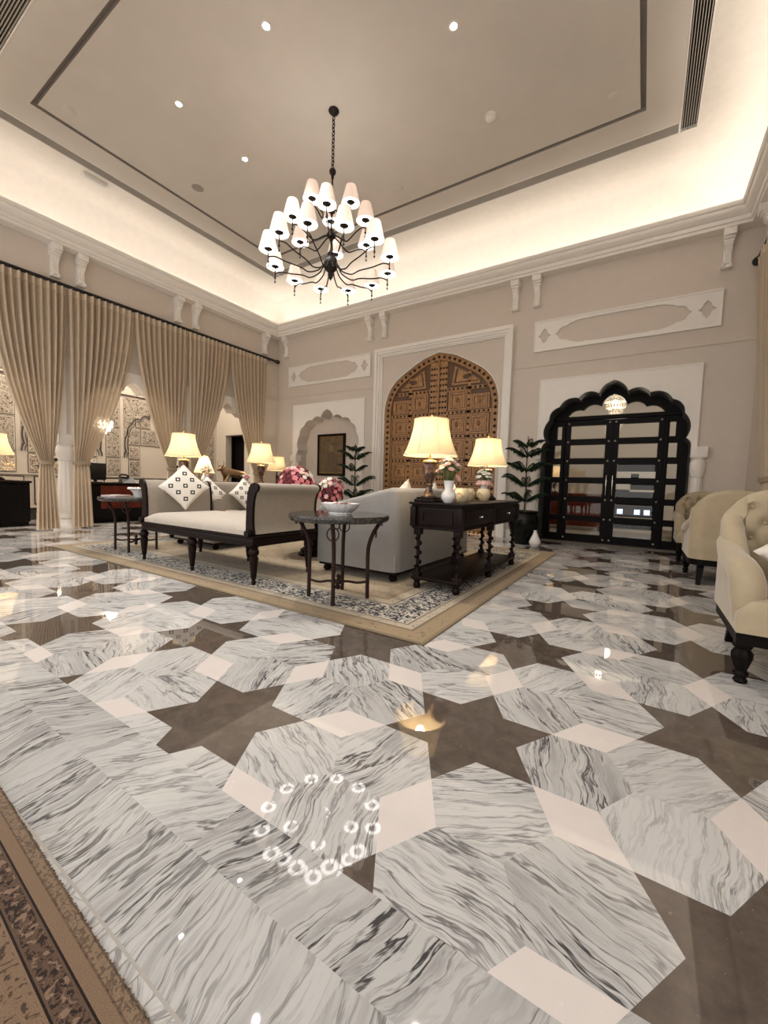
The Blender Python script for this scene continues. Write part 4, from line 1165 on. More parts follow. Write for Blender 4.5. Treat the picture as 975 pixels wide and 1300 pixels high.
# ------------------------------------------------------------------ cushions
def cushion(label, loc, az, lean, side=.37, roll=45, group='square print cushions'):
    T = .065; h = side/2
    b = MB()
    def fn(sg):
        def g_(u, v):
            x = 2*u-1; y = 2*v-1
            e = max(0, (1-x*x)*(1-y*y))**.42
            px = x*h*(1-.07*(1-y*y)*abs(x)); py = y*h*(1-.07*(1-x*x)*abs(y))
            return (px, py, sg*T*e)
        return g_
    b.grid(fn(1), 18, 18); b.grid(fn(-1), 18, 18)
    o = b.build('throw_cushion', 'cushion', smooth=80)
    R__ = Matrix.Rotation(az,3,'Z') @ Matrix.Rotation(pi/2-lean,3,'Y') @ Matrix.Rotation(radians(roll),3,'Z')
    o.rotation_euler = R__.to_euler(); o.location = loc
    return tag(o, label, 'cushion', group)
cushion('square print cushion propped on its corner on the near settee', (-4.63,2.80,RZ+.85), radians(-22), radians(14), .40)
cushion('square print cushion half hidden behind the settee end post, on the far sofa', (-5.50,3.72,RZ+.74), radians(-8), radians(14), .38)
cushion('square print cushion at the right of the far sofa, next to the scrolled settee end', (-5.50,4.36,RZ+.74), radians(-14), radians(14), .38)
cushion('corner of a print cushion left of the big console lamp, above the grey sofa back', (-2.20,3.80,RZ+.755), pi, radians(16), .40)
cushion('corner of a print cushion between the console lamp and the white bouquet vase', (-2.20,4.47,RZ+.745), pi, radians(16), .40)
cushion('corner of a print cushion behind the cream jars on the console', (-2.20,5.08,RZ+.755), pi, radians(16), .36)
# ------------------------------------------------------------------ armchairs
def make_chair(label, loc, rz):
    t = thing('armchair', label, 'armchair', loc, rz, 'beige tufted armchairs')
    W = .71
    P = [(x, y+.06, nx, ny) for x, y, nx, ny in uplan(W, .72, .12, -.36, 12, 10, 48)]
    n = len(P)
    def at(s, d):
        i = s*(n-1); i0 = int(min(i, n-2)); f = i-i0
        p = [P[i0][k]+(P[i0+1][k]-P[i0][k])*f for k in range(4)]; return p[0]+p[2]*d, p[1]+p[3]*d
    def hf(s):
        x, y = at(s, 0)
        k = max(0, min(1, (y+.12)/.42)); k = k*k*(3-2*k)
        side = .585+.20*k
        if y < .30: return side
        return max(side, .645+.365*(max(0, 1-(abs(x)/.405)**2.3))**.5)
    BT = [(x, .885) for x in (-.205,-.068,.068,.205)]+[(x, .79) for x in (-.28,-.14,0,.14,.28)]+[(x, .695) for x in (-.205,-.068,.068,.205)]+[(x, .60) for x in (-.28,-.14,0,.14,.28)]
    ED = [(p, q) for ip, p in enumerate(BT) for q in BT[ip+1:] if abs(abs(p[1]-q[1])-.095) < .01 and abs(p[0]-q[0]) < .09]
    def dent(s, z):
        x, y = at(s, -.05)
        if y < .26: return 0
        d = 0
        for bx, bz in BT: d += .030*math.exp(-((x-bx)**2+(z-bz)**2)/.0007)
        for (x0,z0),(x1,z1) in ED:
            dx, dz = x1-x0, z1-z0; q = max(0, min(1, ((x-x0)*dx+(z-z0)*dz)/(dx*dx+dz*dz)))
            d += .010*math.exp(-((x-x0-dx*q)**2+(z-z0-dz*q)**2)/.00016)
        return min(d, .036)-.012
    b = MB()
    ushell(b, P, hf, .11, .275, 0, .36, dent, 26)
    b.build('back_shell', 'velvet', t, smooth=60)
    for x_, z_ in BT:
        b = MB(); b.ball((x_,.42-.095,z_), .011, 8, 6); b.build('button', 'velvet', t)
    for sg in (-1,1):
        b = MB()
        pts = catmull([(sg*.305,-.315,.30),(sg*.305,-.325,.40),(sg*.31,-.32,.50),(sg*.318,-.285,.555),(sg*.322,-.20,.575),(sg*.325,-.06,.59),(sg*.325,.10,.62),(sg*.315,.26,.66)], 4)
        rs = [.052+.020*min(1, i/6) - .02*max(0, (i-10)/len(pts)) for i in range(len(pts))]
        b.tube(pts, rs, 14); b.ball(pts[0], rs[0], 12, 7); b.ball(pts[-1], rs[-1], 12, 7)
        b.build('rolled_arm', 'velvet', t, smooth=60)
    b = MB(); pillow_box(b, -.26,.26,-.42,.30,.275,.43,.03,.05); pillow_box(b, -.355,.355,-.425,-.30,.275,.415,.03,.05); b.build('seat_cushion', 'velvet', t, smooth=60)
    b = MB()
    Q = [(x*.97, y*.97-.005) for x, y, _, _ in P]; Q = [(-.35,-.40)] + Q + [(.35,-.40)]
    A = [b.v((x,y,.21)) for x, y in Q]; B2 = [b.v((x,y,.276)) for x, y in Q]; b.f(A[::-1]); b.f(B2)
    for i in range(len(Q)): j = (i+1) % len(Q); b.f([A[i],A[j],B2[j],B2[i]])
    b.build('seat_rail', 'black_wood', t)
    for sx in (-1,1):
        b = MB(); b.box(sx*.31-.035,sx*.31+.035,-.375,-.305,.20,.275,bev=.006)
        b.lathe([(0,0),(.024,0),(.03,.012),(.022,.028),(.032,.045),(.03,.055),(.02,.065),(.026,.075),(.042,.13),(.043,.155),(.03,.178),(.04,.19),(.04,.205),(0,.205)], 20, (sx*.31,-.34,0), fl=.05, nf=10); b.build('front_leg', 'black_wood', t)
        b = MB()
        T_ = [(sx*.22,.28),(sx*.25,.36)]
        def sq(x,y,z,h): return [b.v((x-h,y-h,z)),b.v((x+h,y-h,z)),b.v((x+h,y+h,z)),b.v((x-h,y+h,z))]
        A = sq(sx*.255,.385,0,.02); B2 = sq(sx*.235,.30,.23,.032); b.f(A[::-1]); b.f(B2)
        for i in range(4): b.f([A[i],A[(i+1)%4],B2[(i+1)%4],B2[i]])
        b.build('rear_leg', 'black_wood', t)
    return t
make_chair('beige tufted armchair at the right edge, nearest to us, holding a print cushion', (.785,3.035,0), 0)
make_chair('beige armchair seen from behind, in the middle of the right row', (.80,5.76,0), pi)
make_chair('farthest beige armchair of the right row, half hidden by the one seen from behind', (.79,7.40,0), 0)
cushion('square print cushion lying in the nearest armchair at right', (.80,3.02,.645), -pi/2, radians(24), .37, 45)
# ------------------------------------------------------------------ console table
def make_console(label, loc, rz, sz=1.0):
    t = thing('console_table', label, 'console table', loc, rz, 'dark console tables behind the sofas'); t.scale = (1,1,sz)
    HX, HY = .225, .92
    b = MB(); b.box(-HX-.04,HX+.04,-HY-.04,HY+.04,.778,.80,bev=.008); b.box(-HX-.018,HX+.018,-HY-.018,HY+.018,.76,.778,bev=.006); b.build('table_top', 'dark_wood', t)
    b = MB(); b.box(-HX,HX,-HY,HY,.575,.76,bev=.005); b.box(-HX-.014,HX+.014,-HY-.014,HY+.014,.558,.578,bev=.006)
    for sx in (-1,1):
        for sy in (-1,1): b.box(sx*HX-.028,sx*HX+.028,sy*HY-.028,sy*HY+.028,.575,.76,bev=.008)
    b.box(HX-.01,HX+.014,-.03,.03,.578,.76,bev=.004); b.build('apron', 'dark_wood', t)
    for sy in (-1,1):
        b = MB(); a, c = sorted((sy*.045, sy*(HY-.045)))
        b.box(HX-.005,HX+.012,a,c,.60,.74,bev=.006); b.box(HX+.008,HX+.018,a+.035,c-.035,.622,.718,bev=.005); d = b.build('drawer', 'dark_wood', t)
        b = MB(); b.lathe([(0,-.004),(.016,-.004),(.016,0),(.006,.004),(.006,.012),(.014,.018),(.012,.028),(0,.03)],12,mat=Matrix.Translation((HX+.018,(a+c)/2,.668)) @ Matrix.Rotation(pi/2,4,'Y')); b.build('knob', 'chrome', d)
    for sy in (-1,1):
        b = MB(); y0, y1 = sorted((sy*(HY-.004), sy*(HY+.012)))
        b.plate([(-.16,.605),(.16,.605),(.16,.735),(-.16,.735)], [[(-.125,.63),(.125,.63),(.125,.71),(-.125,.71)]], y0, y1, lambda u,v,w: (u,w,v)); y2 = sy*(HY+.004); b.box(-.125,.125,min(y2,sy*(HY-.004)),max(y2,sy*(HY-.004)),.63,.71); b.build('end_panel', 'dark_wood', t, smooth=0)
    b = MB(); b.box(-HX-.01,HX+.01,-HY-.01,HY+.01,.085,.115,bev=.006); b.build('lower_shelf', 'dark_wood', t)
    def twist(x, y):
        b = MB()
        b.lathe([(0,0),(.028,0),(.034,.02),(.034,.04),(.024,.055),(.03,.07),(.03,.085)],14,(x,y,0))
        b.box(x-.034,x+.034,y-.034,y+.034,.075,.15,bev=.005); b.box(x-.034,x+.034,y-.034,y+.034,.50,.56,bev=.005)
        n = 40; R__ = []
        for i in range(n+1):
            z = .15+.35*i/n; a0 = 2*pi*4*i/n; env = min(1, 6*min(i, n-i)/n)
            R__.append([b.v((x+.012*env*cos(a0)+.022*cos(q)*(1+.25*env*cos(2*(q-a0))), y+.012*env*sin(a0)+.022*sin(q)*(1+.25*env*cos(2*(q-a0))), z)) for q in [2*pi*k/10 for k in range(10)]])
        for A, B2 in zip(R__, R__[1:]):
            for k in range(10): b.f([A[k],A[(k+1)%10],B2[(k+1)%10],B2[k]])
        b.build('leg', 'dark_wood', t)
    for x in (-.19,.20):
        for y in (-.885,0,.885): twist(x, y)
    return t
make_console('dark console table with twist legs, two drawers and lamps on top, behind the grey sofa', (-1.535,4.195,RZ), 0)
make_console('dark console table beyond the far sofa carrying the bull', (-6.14,4.5,RZ), pi, 1.0625)
CT = RZ+.80; CL = RZ+.85
# ------------------------------------------------------------------ lamps
def shade_mesh(rb, rt, z0, h, ribs=8):
    b = MB(); n = ribs*8
    def fn(u, v):
        r = rt+(rb-rt)*(1-v)**1.75
        r *= 1-.012*abs(sin(pi*u*ribs))
        return (r*cos(2*pi*u), r*sin(2*pi*u), z0+h*v)
    b.grid(fn, n, 12, 0, True); return b, fn
def make_lamp(label, loc, sc=1.0, P=14, slim=False, group='table lamps with cream bell shades', dz=0):
    t = thing('table_lamp', label, 'lamp', loc, 0, group); t.scale = (sc,sc,sc)
    b = MB()
    if slim:
        b.lathe([(0,0),(.09,0),(.095,.012),(.085,.025),(.05,.04),(.03,.07),(.022,.12),(.02,.2),(.028,.27),(.03,.30),(.02,.33),(.014,.36),(.014,.40),(0,.40)], 20); b.build('lamp_body', 'bronze_dark', t)
    else:
        b.box(-.10,.10,-.10,.10,0,.028,bev=.008); b.box(-.085,.085,-.085,.085,.028,.045,bev=.006); b.build('plinth', 'dark_wood', t)
        b = MB(); b.lathe([(0,.045),(.07,.045),(.072,.055),(.055,.07),(.035,.10),(.027,.135),(.034,.145),(.038,.155),(.030,.17),(.033,.18),(.05,.23),(.062,.285),(.068,.325),(.066,.345),(.05,.355)], 32, fl=.035, nf=10); b.build('lamp_body', 'lamp_body', t)
        b = MB(); b.lathe([(.05,.352),(.07,.358),(.072,.37),(.058,.382),(.03,.388),(.012,.392),(.01,.43),(0,.43)], 24); b.build('neck', 'brass', t)
    z0, h, rb, rt_ = .425, .325, .250, .158
    b, fn = shade_mesh(rb, rt_, z0, h); s = b.build('lamp_shade', 'lamp_shade', t, smooth=30)
    b = MB()
    for k in range(8): b.tube([(lambda p: (p[0]*1.004,p[1]*1.004,p[2]))(fn(k/8, v/8)) for v in range(9)], .0022, 5)
    for v in (0,1): b.tube([fn(u/48, v) for u in range(48)], .0035, 5, closed=True)
    b.build('shade_piping', 'curtain_head', s)
    b = MB(); b.ball((0,0,.56), .035, 12, 8, 0, (1,1,1.3)); b.build('bulb', 'bulb', t)
    b = MB(); b.tube([(0,0,.43),(0,0,.775)], .004, 6)
    for k in range(3): b.tube([(0,0,.755),(rt_*cos(2*pi*k/3),rt_*sin(2*pi*k/3),.757)], .003, 5)
    b.lathe([(0,.77),(.008,.772),(.014,.785),(.006,.80),(0,.81)], 10); b.build('harp', 'brass', t)
    lt = light('table_lamp_light', 'POINT', (loc[0],loc[1],loc[2]+.60*sc), P, (1,.85,.64), shadow_soft_size=.05)
    return t
LP = 11
make_lamp('large lit table lamp at the near left end of the console', (-1.665,3.37,CT), 1.0, LP)
make_lamp('smaller looking lit table lamp at the far end of the console, by the right pine', (-1.665,4.985,CT), 1.0, LP)
make_lamp('lit table lamp above the propped settee cushion, in front of the curtains', (-6.14,3.70,CL), 1.07, LP)
make_lamp('lit table lamp right of the bronze bull', (-6.14,5.24,CL), 1.07, LP)
make_lamp('lit slim lamp in the far corner, half behind another shade', (-7.9,7.25,.80), 1.06, LP, True)
make_lamp('lit lamp cut by the left edge of the photo, on the left reception desk', (-9.95,2.40,.84), 1.12, LP)
make_lamp('lit lamp standing on the red brown sideboard behind the glass door', (-1.95,11.2,.90), .9, 4)
t = thing('small_lamp', 'small lit lamp with a plain cone shade left of the bronze bull', 'lamp', (-6.24,4.12,CL))
b = MB(); b.lathe([(0,0),(.05,0),(.05,.01),(.02,.03),(.045,.07),(.05,.11),(.03,.16),(.012,.19),(.01,.26),(0,.26)], 18); b.build('lamp_body', 'ceramic', t)
b = MB(); b.grid(lambda u,v: ((.165-.105*v)*cos(2*pi*u), (.165-.105*v)*sin(2*pi*u), .215+.275*v), 48, 4, 0, True); b.build('lamp_shade', 'lamp_shade', t)
b = MB(); b.ball((0,0,.31), .028, 10, 7); b.build('bulb', 'bulb', t)
b = MB(); b.tube([(0,0,.26),(0,0,.50)], .003, 5); b.lathe([(0,.49),(.012,.50),(.008,.52),(0,.525)],10); b.build('finial', 'brass', t)
light('small_lamp_light', 'POINT', (-6.24,4.12,CL+.36), 7, (1,.83,.58), shadow_soft_size=.04)
t = thing('corner_table', 'dark round table in the far corner under the slim lamp', 'table', (-7.9,7.25,0))
b = MB(); b.lathe([(0,.765),(.34,.765),(.35,.78),(.34,.80),(0,.80)], 32); b.build('table_top', 'dark_wood', t)
b = MB(); b.lathe([(0,0),(.2,0),(.2,.03),(.06,.08),(.04,.2),(.06,.4),(.035,.6),(.08,.765),(0,.765)], 20); b.build('pedestal', 'dark_wood', t)
# ------------------------------------------------------------------ flowers
def rosette(r, mt):
    b = MB()
    for k, (rr, n, tilt) in enumerate(((.35,5,1.25),(.7,6,.85),(1.0,7,.4))):
        for i in range(n):
            a = 2*pi*i/n+k*.5
            c, s = cos(a), sin(a)
            def pt(u, v):
                w = (u-.5)*.66*rr; l = rr*v; up_ = rr*.55*sin(tilt)*v + .25*(1-k*.4)
                x = l*cos(tilt*.6); y = w*sin(pi*min(1, v*.8+.2))
                return ((x*c-y*s)*r, (x*s+y*c)*r, (up_-.2*(u-.5)**2)*r)
            b.grid(pt, 2, 3)
    return b
def ros_objs(mts, r):
    out = []
    for mt in mts:
        o = rosette(r, mt).build('blossom', mt, smooth=60, recalc=False); out.append(o.data); bpy.data.objects.remove(o)
    return out
def blossom(parent, data, p, n, s=1.0):
    o = bpy.data.objects.new('blossom', data); COL.objects.link(o); o.parent = parent; o.location = p
    o.rotation_mode = 'QUATERNION'; o.rotation_quaternion = Vector(n).to_track_quat('Z','Y'); o.rotation_mode = 'XYZ'; o.scale = (s,s,s); return o
RD = ros_objs(['petal_red','petal_pink','petal_red','petal_blush','petal_red','petal_pink','petal_white','petal_pink'], .042)
def dome(t, c, r, n, zmin, sq=1.0):
    rnd = random.Random(11)
    for i in range(n):
        z = 1-(1-zmin)*(i+.5)/n; ph = i*2.39996; q = sqrt(max(0, 1-z*z))
        d = Vector((q*cos(ph), q*sin(ph), z))
        blossom(t, RD[rnd.randrange(8)], (c[0]+d.x*r, c[1]+d.y*r, c[2]+d.z*r*sq), d, rnd.uniform(.85,1.15))
CX, CY = -3.62, 3.98
t = thing('pedestal_table', 'dark round table with a turned pedestal in the middle of the seating group', 'table', (CX,CY,RZ))
b = MB(); b.lathe([(0,.455),(.44,.455),(.455,.47),(.455,.485),(.44,.50),(0,.50)], 48); b.build('table_top', 'dark_wood', t)
b = MB(); b.lathe([(0,0),(.20,0),(.205,.03),(.17,.05),(.18,.075),(.14,.10),(.10,.13),(.125,.16),(.15,.20),(.155,.24),(.12,.28),(.09,.30),(.12,.33),(.16,.36),(.17,.39),(.13,.42),(.2,.455),(0,.455)], 32); b.build('pedestal', 'dark_wood', t)
TT = RZ+.50
t = thing('flower_urn', 'dome of pink and red flowers above the scrolled end of the settee', 'flower arrangement', (-3.77,3.79,TT))
b = MB(); b.lathe([(0,0),(.10,0),(.10,.02),(.05,.05),(.05,.12),(.12,.22),(.17,.33),(.18,.38),(0,.38)], 28); b.build('urn', 'vase_red', t)
b = MB(); b.ball((0,0,.36), .215, 20, 12, 0, (1,1,1.1)); b.build('foliage', 'vase_red', t)
dome(t, (0,0,.37), .245, 100, -0.02, 1.12)
t = thing('flower_vase', 'maroon vase covered with pink, red and white flowers beside the white bowl', 'flower arrangement', (-3.42,4.06,TT))
b = MB(); b.lathe([(0,0),(.07,0),(.075,.02),(.06,.05),(.09,.12),(.125,.22),(.13,.32),(.10,.40),(0,.40)], 28); b.build('vase', 'vase_red', t)
rnd = random.Random(4)
for i in range(100):
    v = (i+.5)/100; z = .10+.40*v; ph = i*2.39996
    r = (.09+.07*min(1, v*2.2)) if v < .75 else .16*sqrt(max(0.03, 1-((v-.75)/.27)**2))
    if v < .35 and cos(ph-3.6) > .35: continue
    d = Vector((cos(ph), sin(ph), .1 if v < .75 else (v-.75)*5))
    blossom(t, RD[rnd.randrange(8)], (cos(ph)*r, sin(ph)*r, z), d, rnd.uniform(.7,1.0))
SM = ros_objs(['petal_white','petal_white','petal_white','petal_blush'], .036); PK = ros_objs(['petal_pink','petal_blush'], .036)
def bouquet(label, loc, pink, vase_mat='ceramic', sc=1.0, nw=34, spread=.105, rise=.20):
    t = thing('bouquet_vase', label, 'flower vase', loc); t.scale = (sc,sc,sc)
    b = MB()
    b.lathe([(0,0),(.035,0),(.04,.008),(.06,.03),(.068,.06),(.06,.09),(.04,.108),(.036,.115),(.047,.19),(.052,.20),(.046,.2),(.034,.12),(0,.12)], 28); b.build('vase', vase_mat, t)
    rnd = random.Random(len(label))
    b = MB(); tips = []
    for i in range(nw):
        a = i*2.39996; q = sqrt((i+.5)/nw)*rnd.uniform(.85,1.1)
        p = (spread*q*cos(a), spread*q*sin(a), .225+rise*(1-q*q*.75)*rnd.uniform(.75,1.1)); tips.append(p)
        b.tube([(p[0]*.25,p[1]*.25,.18),(p[0]*.7,p[1]*.7,.18+(p[2]-.18)*.6),(p[0]*.95,p[1]*.95,p[2]-.008)], .002, 4)
        if i % 2: b.ball((p[0]*.9,p[1]*.9,p[2]-.035), .016, 6, 4, 0, (1,1,.5))
    b.build('greenery', 'plant_green', t)
    for p in tips: blossom(t, SM[rnd.randrange(4)], p, Vector((p[0],p[1],.12)), rnd.uniform(.75,1.1))
    for a, q in pink: blossom(t, PK[rnd.randrange(2)], (q*cos(a), q*sin(a), .22), Vector((cos(a), sin(a), .5)), 1.15)
    return t
bouquet('white vase with white flowers standing beside the big lamp on the console', (-1.475,3.385,CT), [(.4,.085),(-.2,.09),(.1,.075),(.8,.085)], sc=1.0)
bouquet('vase with white and pink flowers behind the cream jars near the far console lamp', (-1.56,4.60,CT), [(-2.9,.075),(-2.4,.09),(-1.9,.095),(-1.4,.095),(-.9,.09),(-.4,.09),(.2,.08),(.8,.08)], sc=.92)
bouquet('white bouquet in front of the small cone lamp', (-5.96,3.97,CL), [(-.3,.06),(.4,.07)], sc=.8)
bouquet('pink flowers in a small vase right of the bull', (-5.93,4.72,CL), [(-1.6,.05),(-1.2,.07),(-.6,.07),(0,.075),(.6,.07),(1.3,.05),(2.2,.05)], sc=.75, nw=12, rise=.06)
def jar(label, loc, rz):
    t = thing('round_jar', label, 'jar', loc, rz, 'cream round jars on the console')
    b = MB(); b.lathe([(0,0),(.045,0),(.05,.006),(.068,.03),(.077,.065),(.074,.10),(.060,.128),(.056,.135),(.05,.13),(0,.125)], 28); b.build('jar_body', 'cream_glass', t)
    b = MB(); b.tube([(.0765*cos(a)*1.0, .0765*sin(a), .07+.02*sin(5*a)) for a in [(-1.2+k*.06) for k in range(14)]], .003, 5); b.build('painted_sprig', 'carved', t)
jar('leftmost of the three round cream jars on the console', (-1.515,3.80,CT), -.6); jar('middle cream jar, set back between the other two', (-1.63,4.26,CT), .3); jar('rightmost of the three round cream jars, below the pink flowers', (-1.50,4.40,CT), -.9)
# ------------------------------------------------------------------ iron side tables
def iron_table(label, loc, rot):
    t = thing('iron_side_table', label, 'side table', loc, rot, 'iron side tables with granite tops')
    b = MB(); b.lathe([(0,.645),(.395,.645),(.405,.652),(.41,.67),(.41,.685),(.405,.695),(0,.695)], 64); b.build('table_top', 'granite', t)
    for k in range(4):
        lg = None
        b = MB(); P = catmull([(.245,.0),(.243,.20),(.242,.38),(.255,.47),(.285,.55),(.32,.61),(.35,.655)], 4)
        b.tube([(x,0,z) for x, z in P], .016, 8); lg = b.build('leg', 'iron', t); lg.rotation_euler = (0,0,k*pi/2)
        b = MB(); b.tube([(.305+.0*cos(a), .045*cos(a), .56+.05*sin(a)) for a in [2*pi*i/20 for i in range(20)]], .005, 6, closed=True); b.tube([(.35+.0*cos(a), .026*cos(a)+.03, .63+.024*sin(a)) for a in [2*pi*i/16 for i in range(16)]], .005, 6, closed=True); b.build('iron_ring', 'iron', lg)
        b = MB(); b.tube(catmull([(.243,0,.14),(.16,.01,.125),(.08,.005,.135),(0,0,.13)],4), .011, 7); b.build('stretcher', 'iron', lg)
    b = MB(); b.ball((0,0,.13), .028, 12, 8); b.ball((0,0,.175), .02, 10, 7); b.ball((0,0,.085), .022, 10, 7); b.build('centre_boss', 'iron', t)
    return t
iron_table('round iron table with granite top nearest to us, carrying the white oval bowl', (-2.09,2.60,RZ+.0015), radians(30))
iron_table('round iron table with granite top at the left end of the settee', (-5.57,2.70,RZ+.0015), radians(45))
TZ = RZ+.6967
t = thing('scalloped_bowl', 'white scalloped bowl of petals on the nearest iron table', 'bowl', (-2.10,2.615,TZ))
b = MB(); b.lathe([(0,.006),(.10,.0),(.102,.005),(.098,.011),(.135,.034),(.162,.066),(.172,.086),(.162,.082),(.11,.045),(.05,.033),(0,.032)], 64, sx=1.0, sy=.80, fl=.022, nf=16); b.build('dish', 'ceramic', t)
rnd = random.Random(9)
PT = ros_objs(['petal_red','petal_pink','petal_blush'], .03)
for i in range(14):
    a = rnd.uniform(0, 2*pi); q = rnd.uniform(0,.1); blossom(t, PT[rnd.choice([0,0,1,2])], (q*cos(a), q*sin(a)*.75, .066+.015*rnd.random()), Vector((rnd.uniform(-.4,.4),rnd.uniform(-.4,.4),1)), .8)
t = thing('white_bowl', 'white textured bowl on the iron table left of the settee', 'bowl', (-5.50,2.72,TZ))
b = MB(); b.lathe([(0,0),(.06,0),(.07,.015),(.085,.06),(.12,.10),(.125,.11),(.11,.105),(.07,.06),(0,.05)], 40, fl=.02, nf=10)
for i in range(22): a = 2*pi*i/22; b.ball((.125*cos(a),.125*sin(a),.108), .017, 8, 5)
b.build('dish', 'ceramic', t)
t = thing('magazine', 'folded magazine at the edge of the left iron table', 'magazine', (-5.78,2.56,TZ), .5)
b = MB(); b.box(-.10,.10,-.14,.14,0,.004,bev=.001); b.build('cover', 'magazine', t)
b = MB(); b.box(-.097,.10,-.137,.137,.004,.014,bev=.003); b.build('pages', 'paper', t)
b = MB(); b.box(-.10,.10,-.14,.14,.014,.017,bev=.001); b.build('front_cover', 'magazine', t)
# ------------------------------------------------------------------ bronze bull
t = thing('bull_statue', 'bronze bull statue on a dark plinth between the far lamps', 'statue', (-6.12,4.60,CL))
b = MB(); b.box(-.12,.12,-.32,.32,0,.075,bev=.01); b.build('plinth', 'dark_wood', t)
def skin(name, verts, edges, mt, parent, sub=2):
    me = bpy.data.meshes.new(name); me.from_pydata([v[:3] for v in verts], edges, [])
    o = bpy.data.objects.new(name, me); COL.objects.link(o)
    md = o.modifiers.new('s', 'SKIN'); md.use_smooth_shade = True
    for i, v in enumerate(verts):
        sv = me.skin_vertices[0].data[i]; r = v[3]; sv.radius = (r, v[4] if len(v) > 4 else r); sv.use_root = (i == 0)
    o.modifiers.new('u', 'SUBSURF').levels = sub
    dg = bpy.context.evaluated_depsgraph_get(); e = bpy.data.meshes.new_from_object(o.evaluated_get(dg))
    bpy.data.objects.remove(o); e.name = name; e.materials.clear(); e.materials.append(M[mt]); e.polygons.foreach_set('use_smooth', [True]*len(e.polygons))
    q = bpy.data.objects.new(name, e); COL.objects.link(q); q.parent = parent; return q
V_ = [(0,.05,.225,.085,.075),(0,.17,.205,.078,.07),(0,.25,.20,.06,.06),(0,-.08,.235,.085,.085),(0,-.16,.25,.075,.085),(0,-.215,.285,.05,.06),(0,-.255,.305,.042,.045),(-.0,-.295,.275,.03,.03),(0,-.315,.255,.022,.022),
      (.05,-.13,.16,.03),(.055,-.17,.12,.022),(.055,-.16,.09,.018),(.055,-.18,.08,.02),(-.05,-.13,.16,.03),(-.055,-.15,.12,.022),(-.055,-.14,.09,.018),(-.055,-.16,.08,.02),
      (.05,.20,.16,.04),(.055,.17,.125,.026),(.055,.215,.10,.02),(.055,.18,.08,.02),(-.05,.22,.16,.04),(-.055,.20,.125,.026),(-.055,.235,.10,.02),(-.055,.20,.08,.02),(0,.30,.19,.012),(0,.315,.13,.009),(0,.31,.10,.012)]
E_ = [(0,1),(1,2),(0,3),(3,4),(4,5),(5,6),(6,7),(7,8),(4,9),(9,10),(10,11),(11,12),(4,13),(13,14),(14,15),(15,16),(1,17),(17,18),(18,19),(19,20),(1,21),(21,22),(22,23),(23,24),(2,25),(25,26),(26,27)]
skin('body', V_, E_, 'bronze', t)
for sx in (-1,1):
    b = MB(); b.tube(catmull([(sx*.025,-.245,.335),(sx*.065,-.245,.35),(sx*.085,-.25,.39),(sx*.07,-.255,.43)],4), [.013-.0008*i for i in range(13)], 8); b.build('horn', 'bronze', t)
    b = MB(); b.ball((sx*.062,-.235,.312), .026, 8, 6, 0, (1.2,.5,.6)); b.build('ear', 'bronze', t)
# ------------------------------------------------------------------ potted pines
def pine(label, loc, H, tiers, seed, pot=True, rz=0):
    t = thing('potted_pine', label, 'potted plant', loc, rz, 'potted pines by the back wall')
    b = MB(); b.lathe([(0,0),(.15,0),(.16,.02),(.21,.14),(.255,.30),(.265,.42),(.24,.52),(.225,.545),(.25,.565),(.25,.585),(.215,.585),(.21,.55),(0,.55)], 36); b.build('pot', 'porcelain_dark', t)
    b = MB(); b.lathe([(0,.553),(.212,.553)], 24); b.build('soil', 'soil', t)
    b = MB(); b.tube([(0,0,.55),(.008,.005,.9),(-.004,0,1.3),(0,0,H)], [.018,.015,.011,.007], 8); b.build('trunk', 'stem', t)
    rnd = random.Random(seed)
    for z, l, n in tiers:
        a0 = rnd.uniform(0, 1)
        for k in range(n):
            a = a0+2*pi*k/n+rnd.uniform(-.12,.12); ll = l*rnd.uniform(.9,1.08)
            rise = rnd.uniform(.85,1.15)
            hh = lambda q: ll*rise*(.86*q-.30*q*q-.14*q**5)
            b = MB(); P = [(ll*q, hh(q)) for q in [i/10 for i in range(11)]]
            b.tube([(x,0,h) for x, h in P], [.007-.0005*i for i in range(11)], 5)
            for i in range(46):
                q = .10+.90*i/46; x = ll*q; h = hh(q)
                for sg in (-1,1):
                    w = .105*(1-.55*abs(q-.4)/.6)*rnd.uniform(.75,1.1)
                    dx, dy, dz = w*.5, sg*w*rnd.uniform(.5,.85), -w*rnd.uniform(.35,.85)
                    p0 = (x,0,h+.004); p1 = (x+dx*.45-.009, dy*.5, h+dz*.3); p2 = (x+dx, dy, h+dz); p3 = (x+dx*.55+.010, dy*.5, h+dz*.4)
                    b.f([b.v(p0), b.v(p1), b.v(p2), b.v(p3)])
            o = b.build('branch', 'leaf', t, smooth=0, recalc=False, weld=False); o.location = (0,0,z); o.rotation_euler = (0,0,a)
    return t
pine('potted pine in a black pot between the carved door and the glass door', (-1.74,7.32,0), 1.88, [(1.70,.27,5),(1.52,.34,6),(1.265,.38,6),(1.0,.45,6),(.74,.42,7)], 3)
pine('potted pine beside the left jamb of the carved door, near the portrait', (-5.42,7.25,0), 1.86, [(1.70,.22,5),(1.50,.38,5),(1.25,.36,5),(.92,.50,6),(.66,.42,7)], 8)
t = thing('floor_vase', 'small white pear shaped vase on the floor at the foot of the right pine pot', 'vase', (-1.49,7.10,0))
b = MB(); b.lathe([(0,0),(.06,0),(.085,.03),(.095,.08),(.075,.13),(.05,.18),(.03,.23),(.022,.26)], 24); b.build('vase_body', 'ceramic', t)
b = MB(); b.lathe([(.022,.26),(.03,.268),(.024,.275),(0,.27)], 16); b.build('rim', 'ceramic', t)
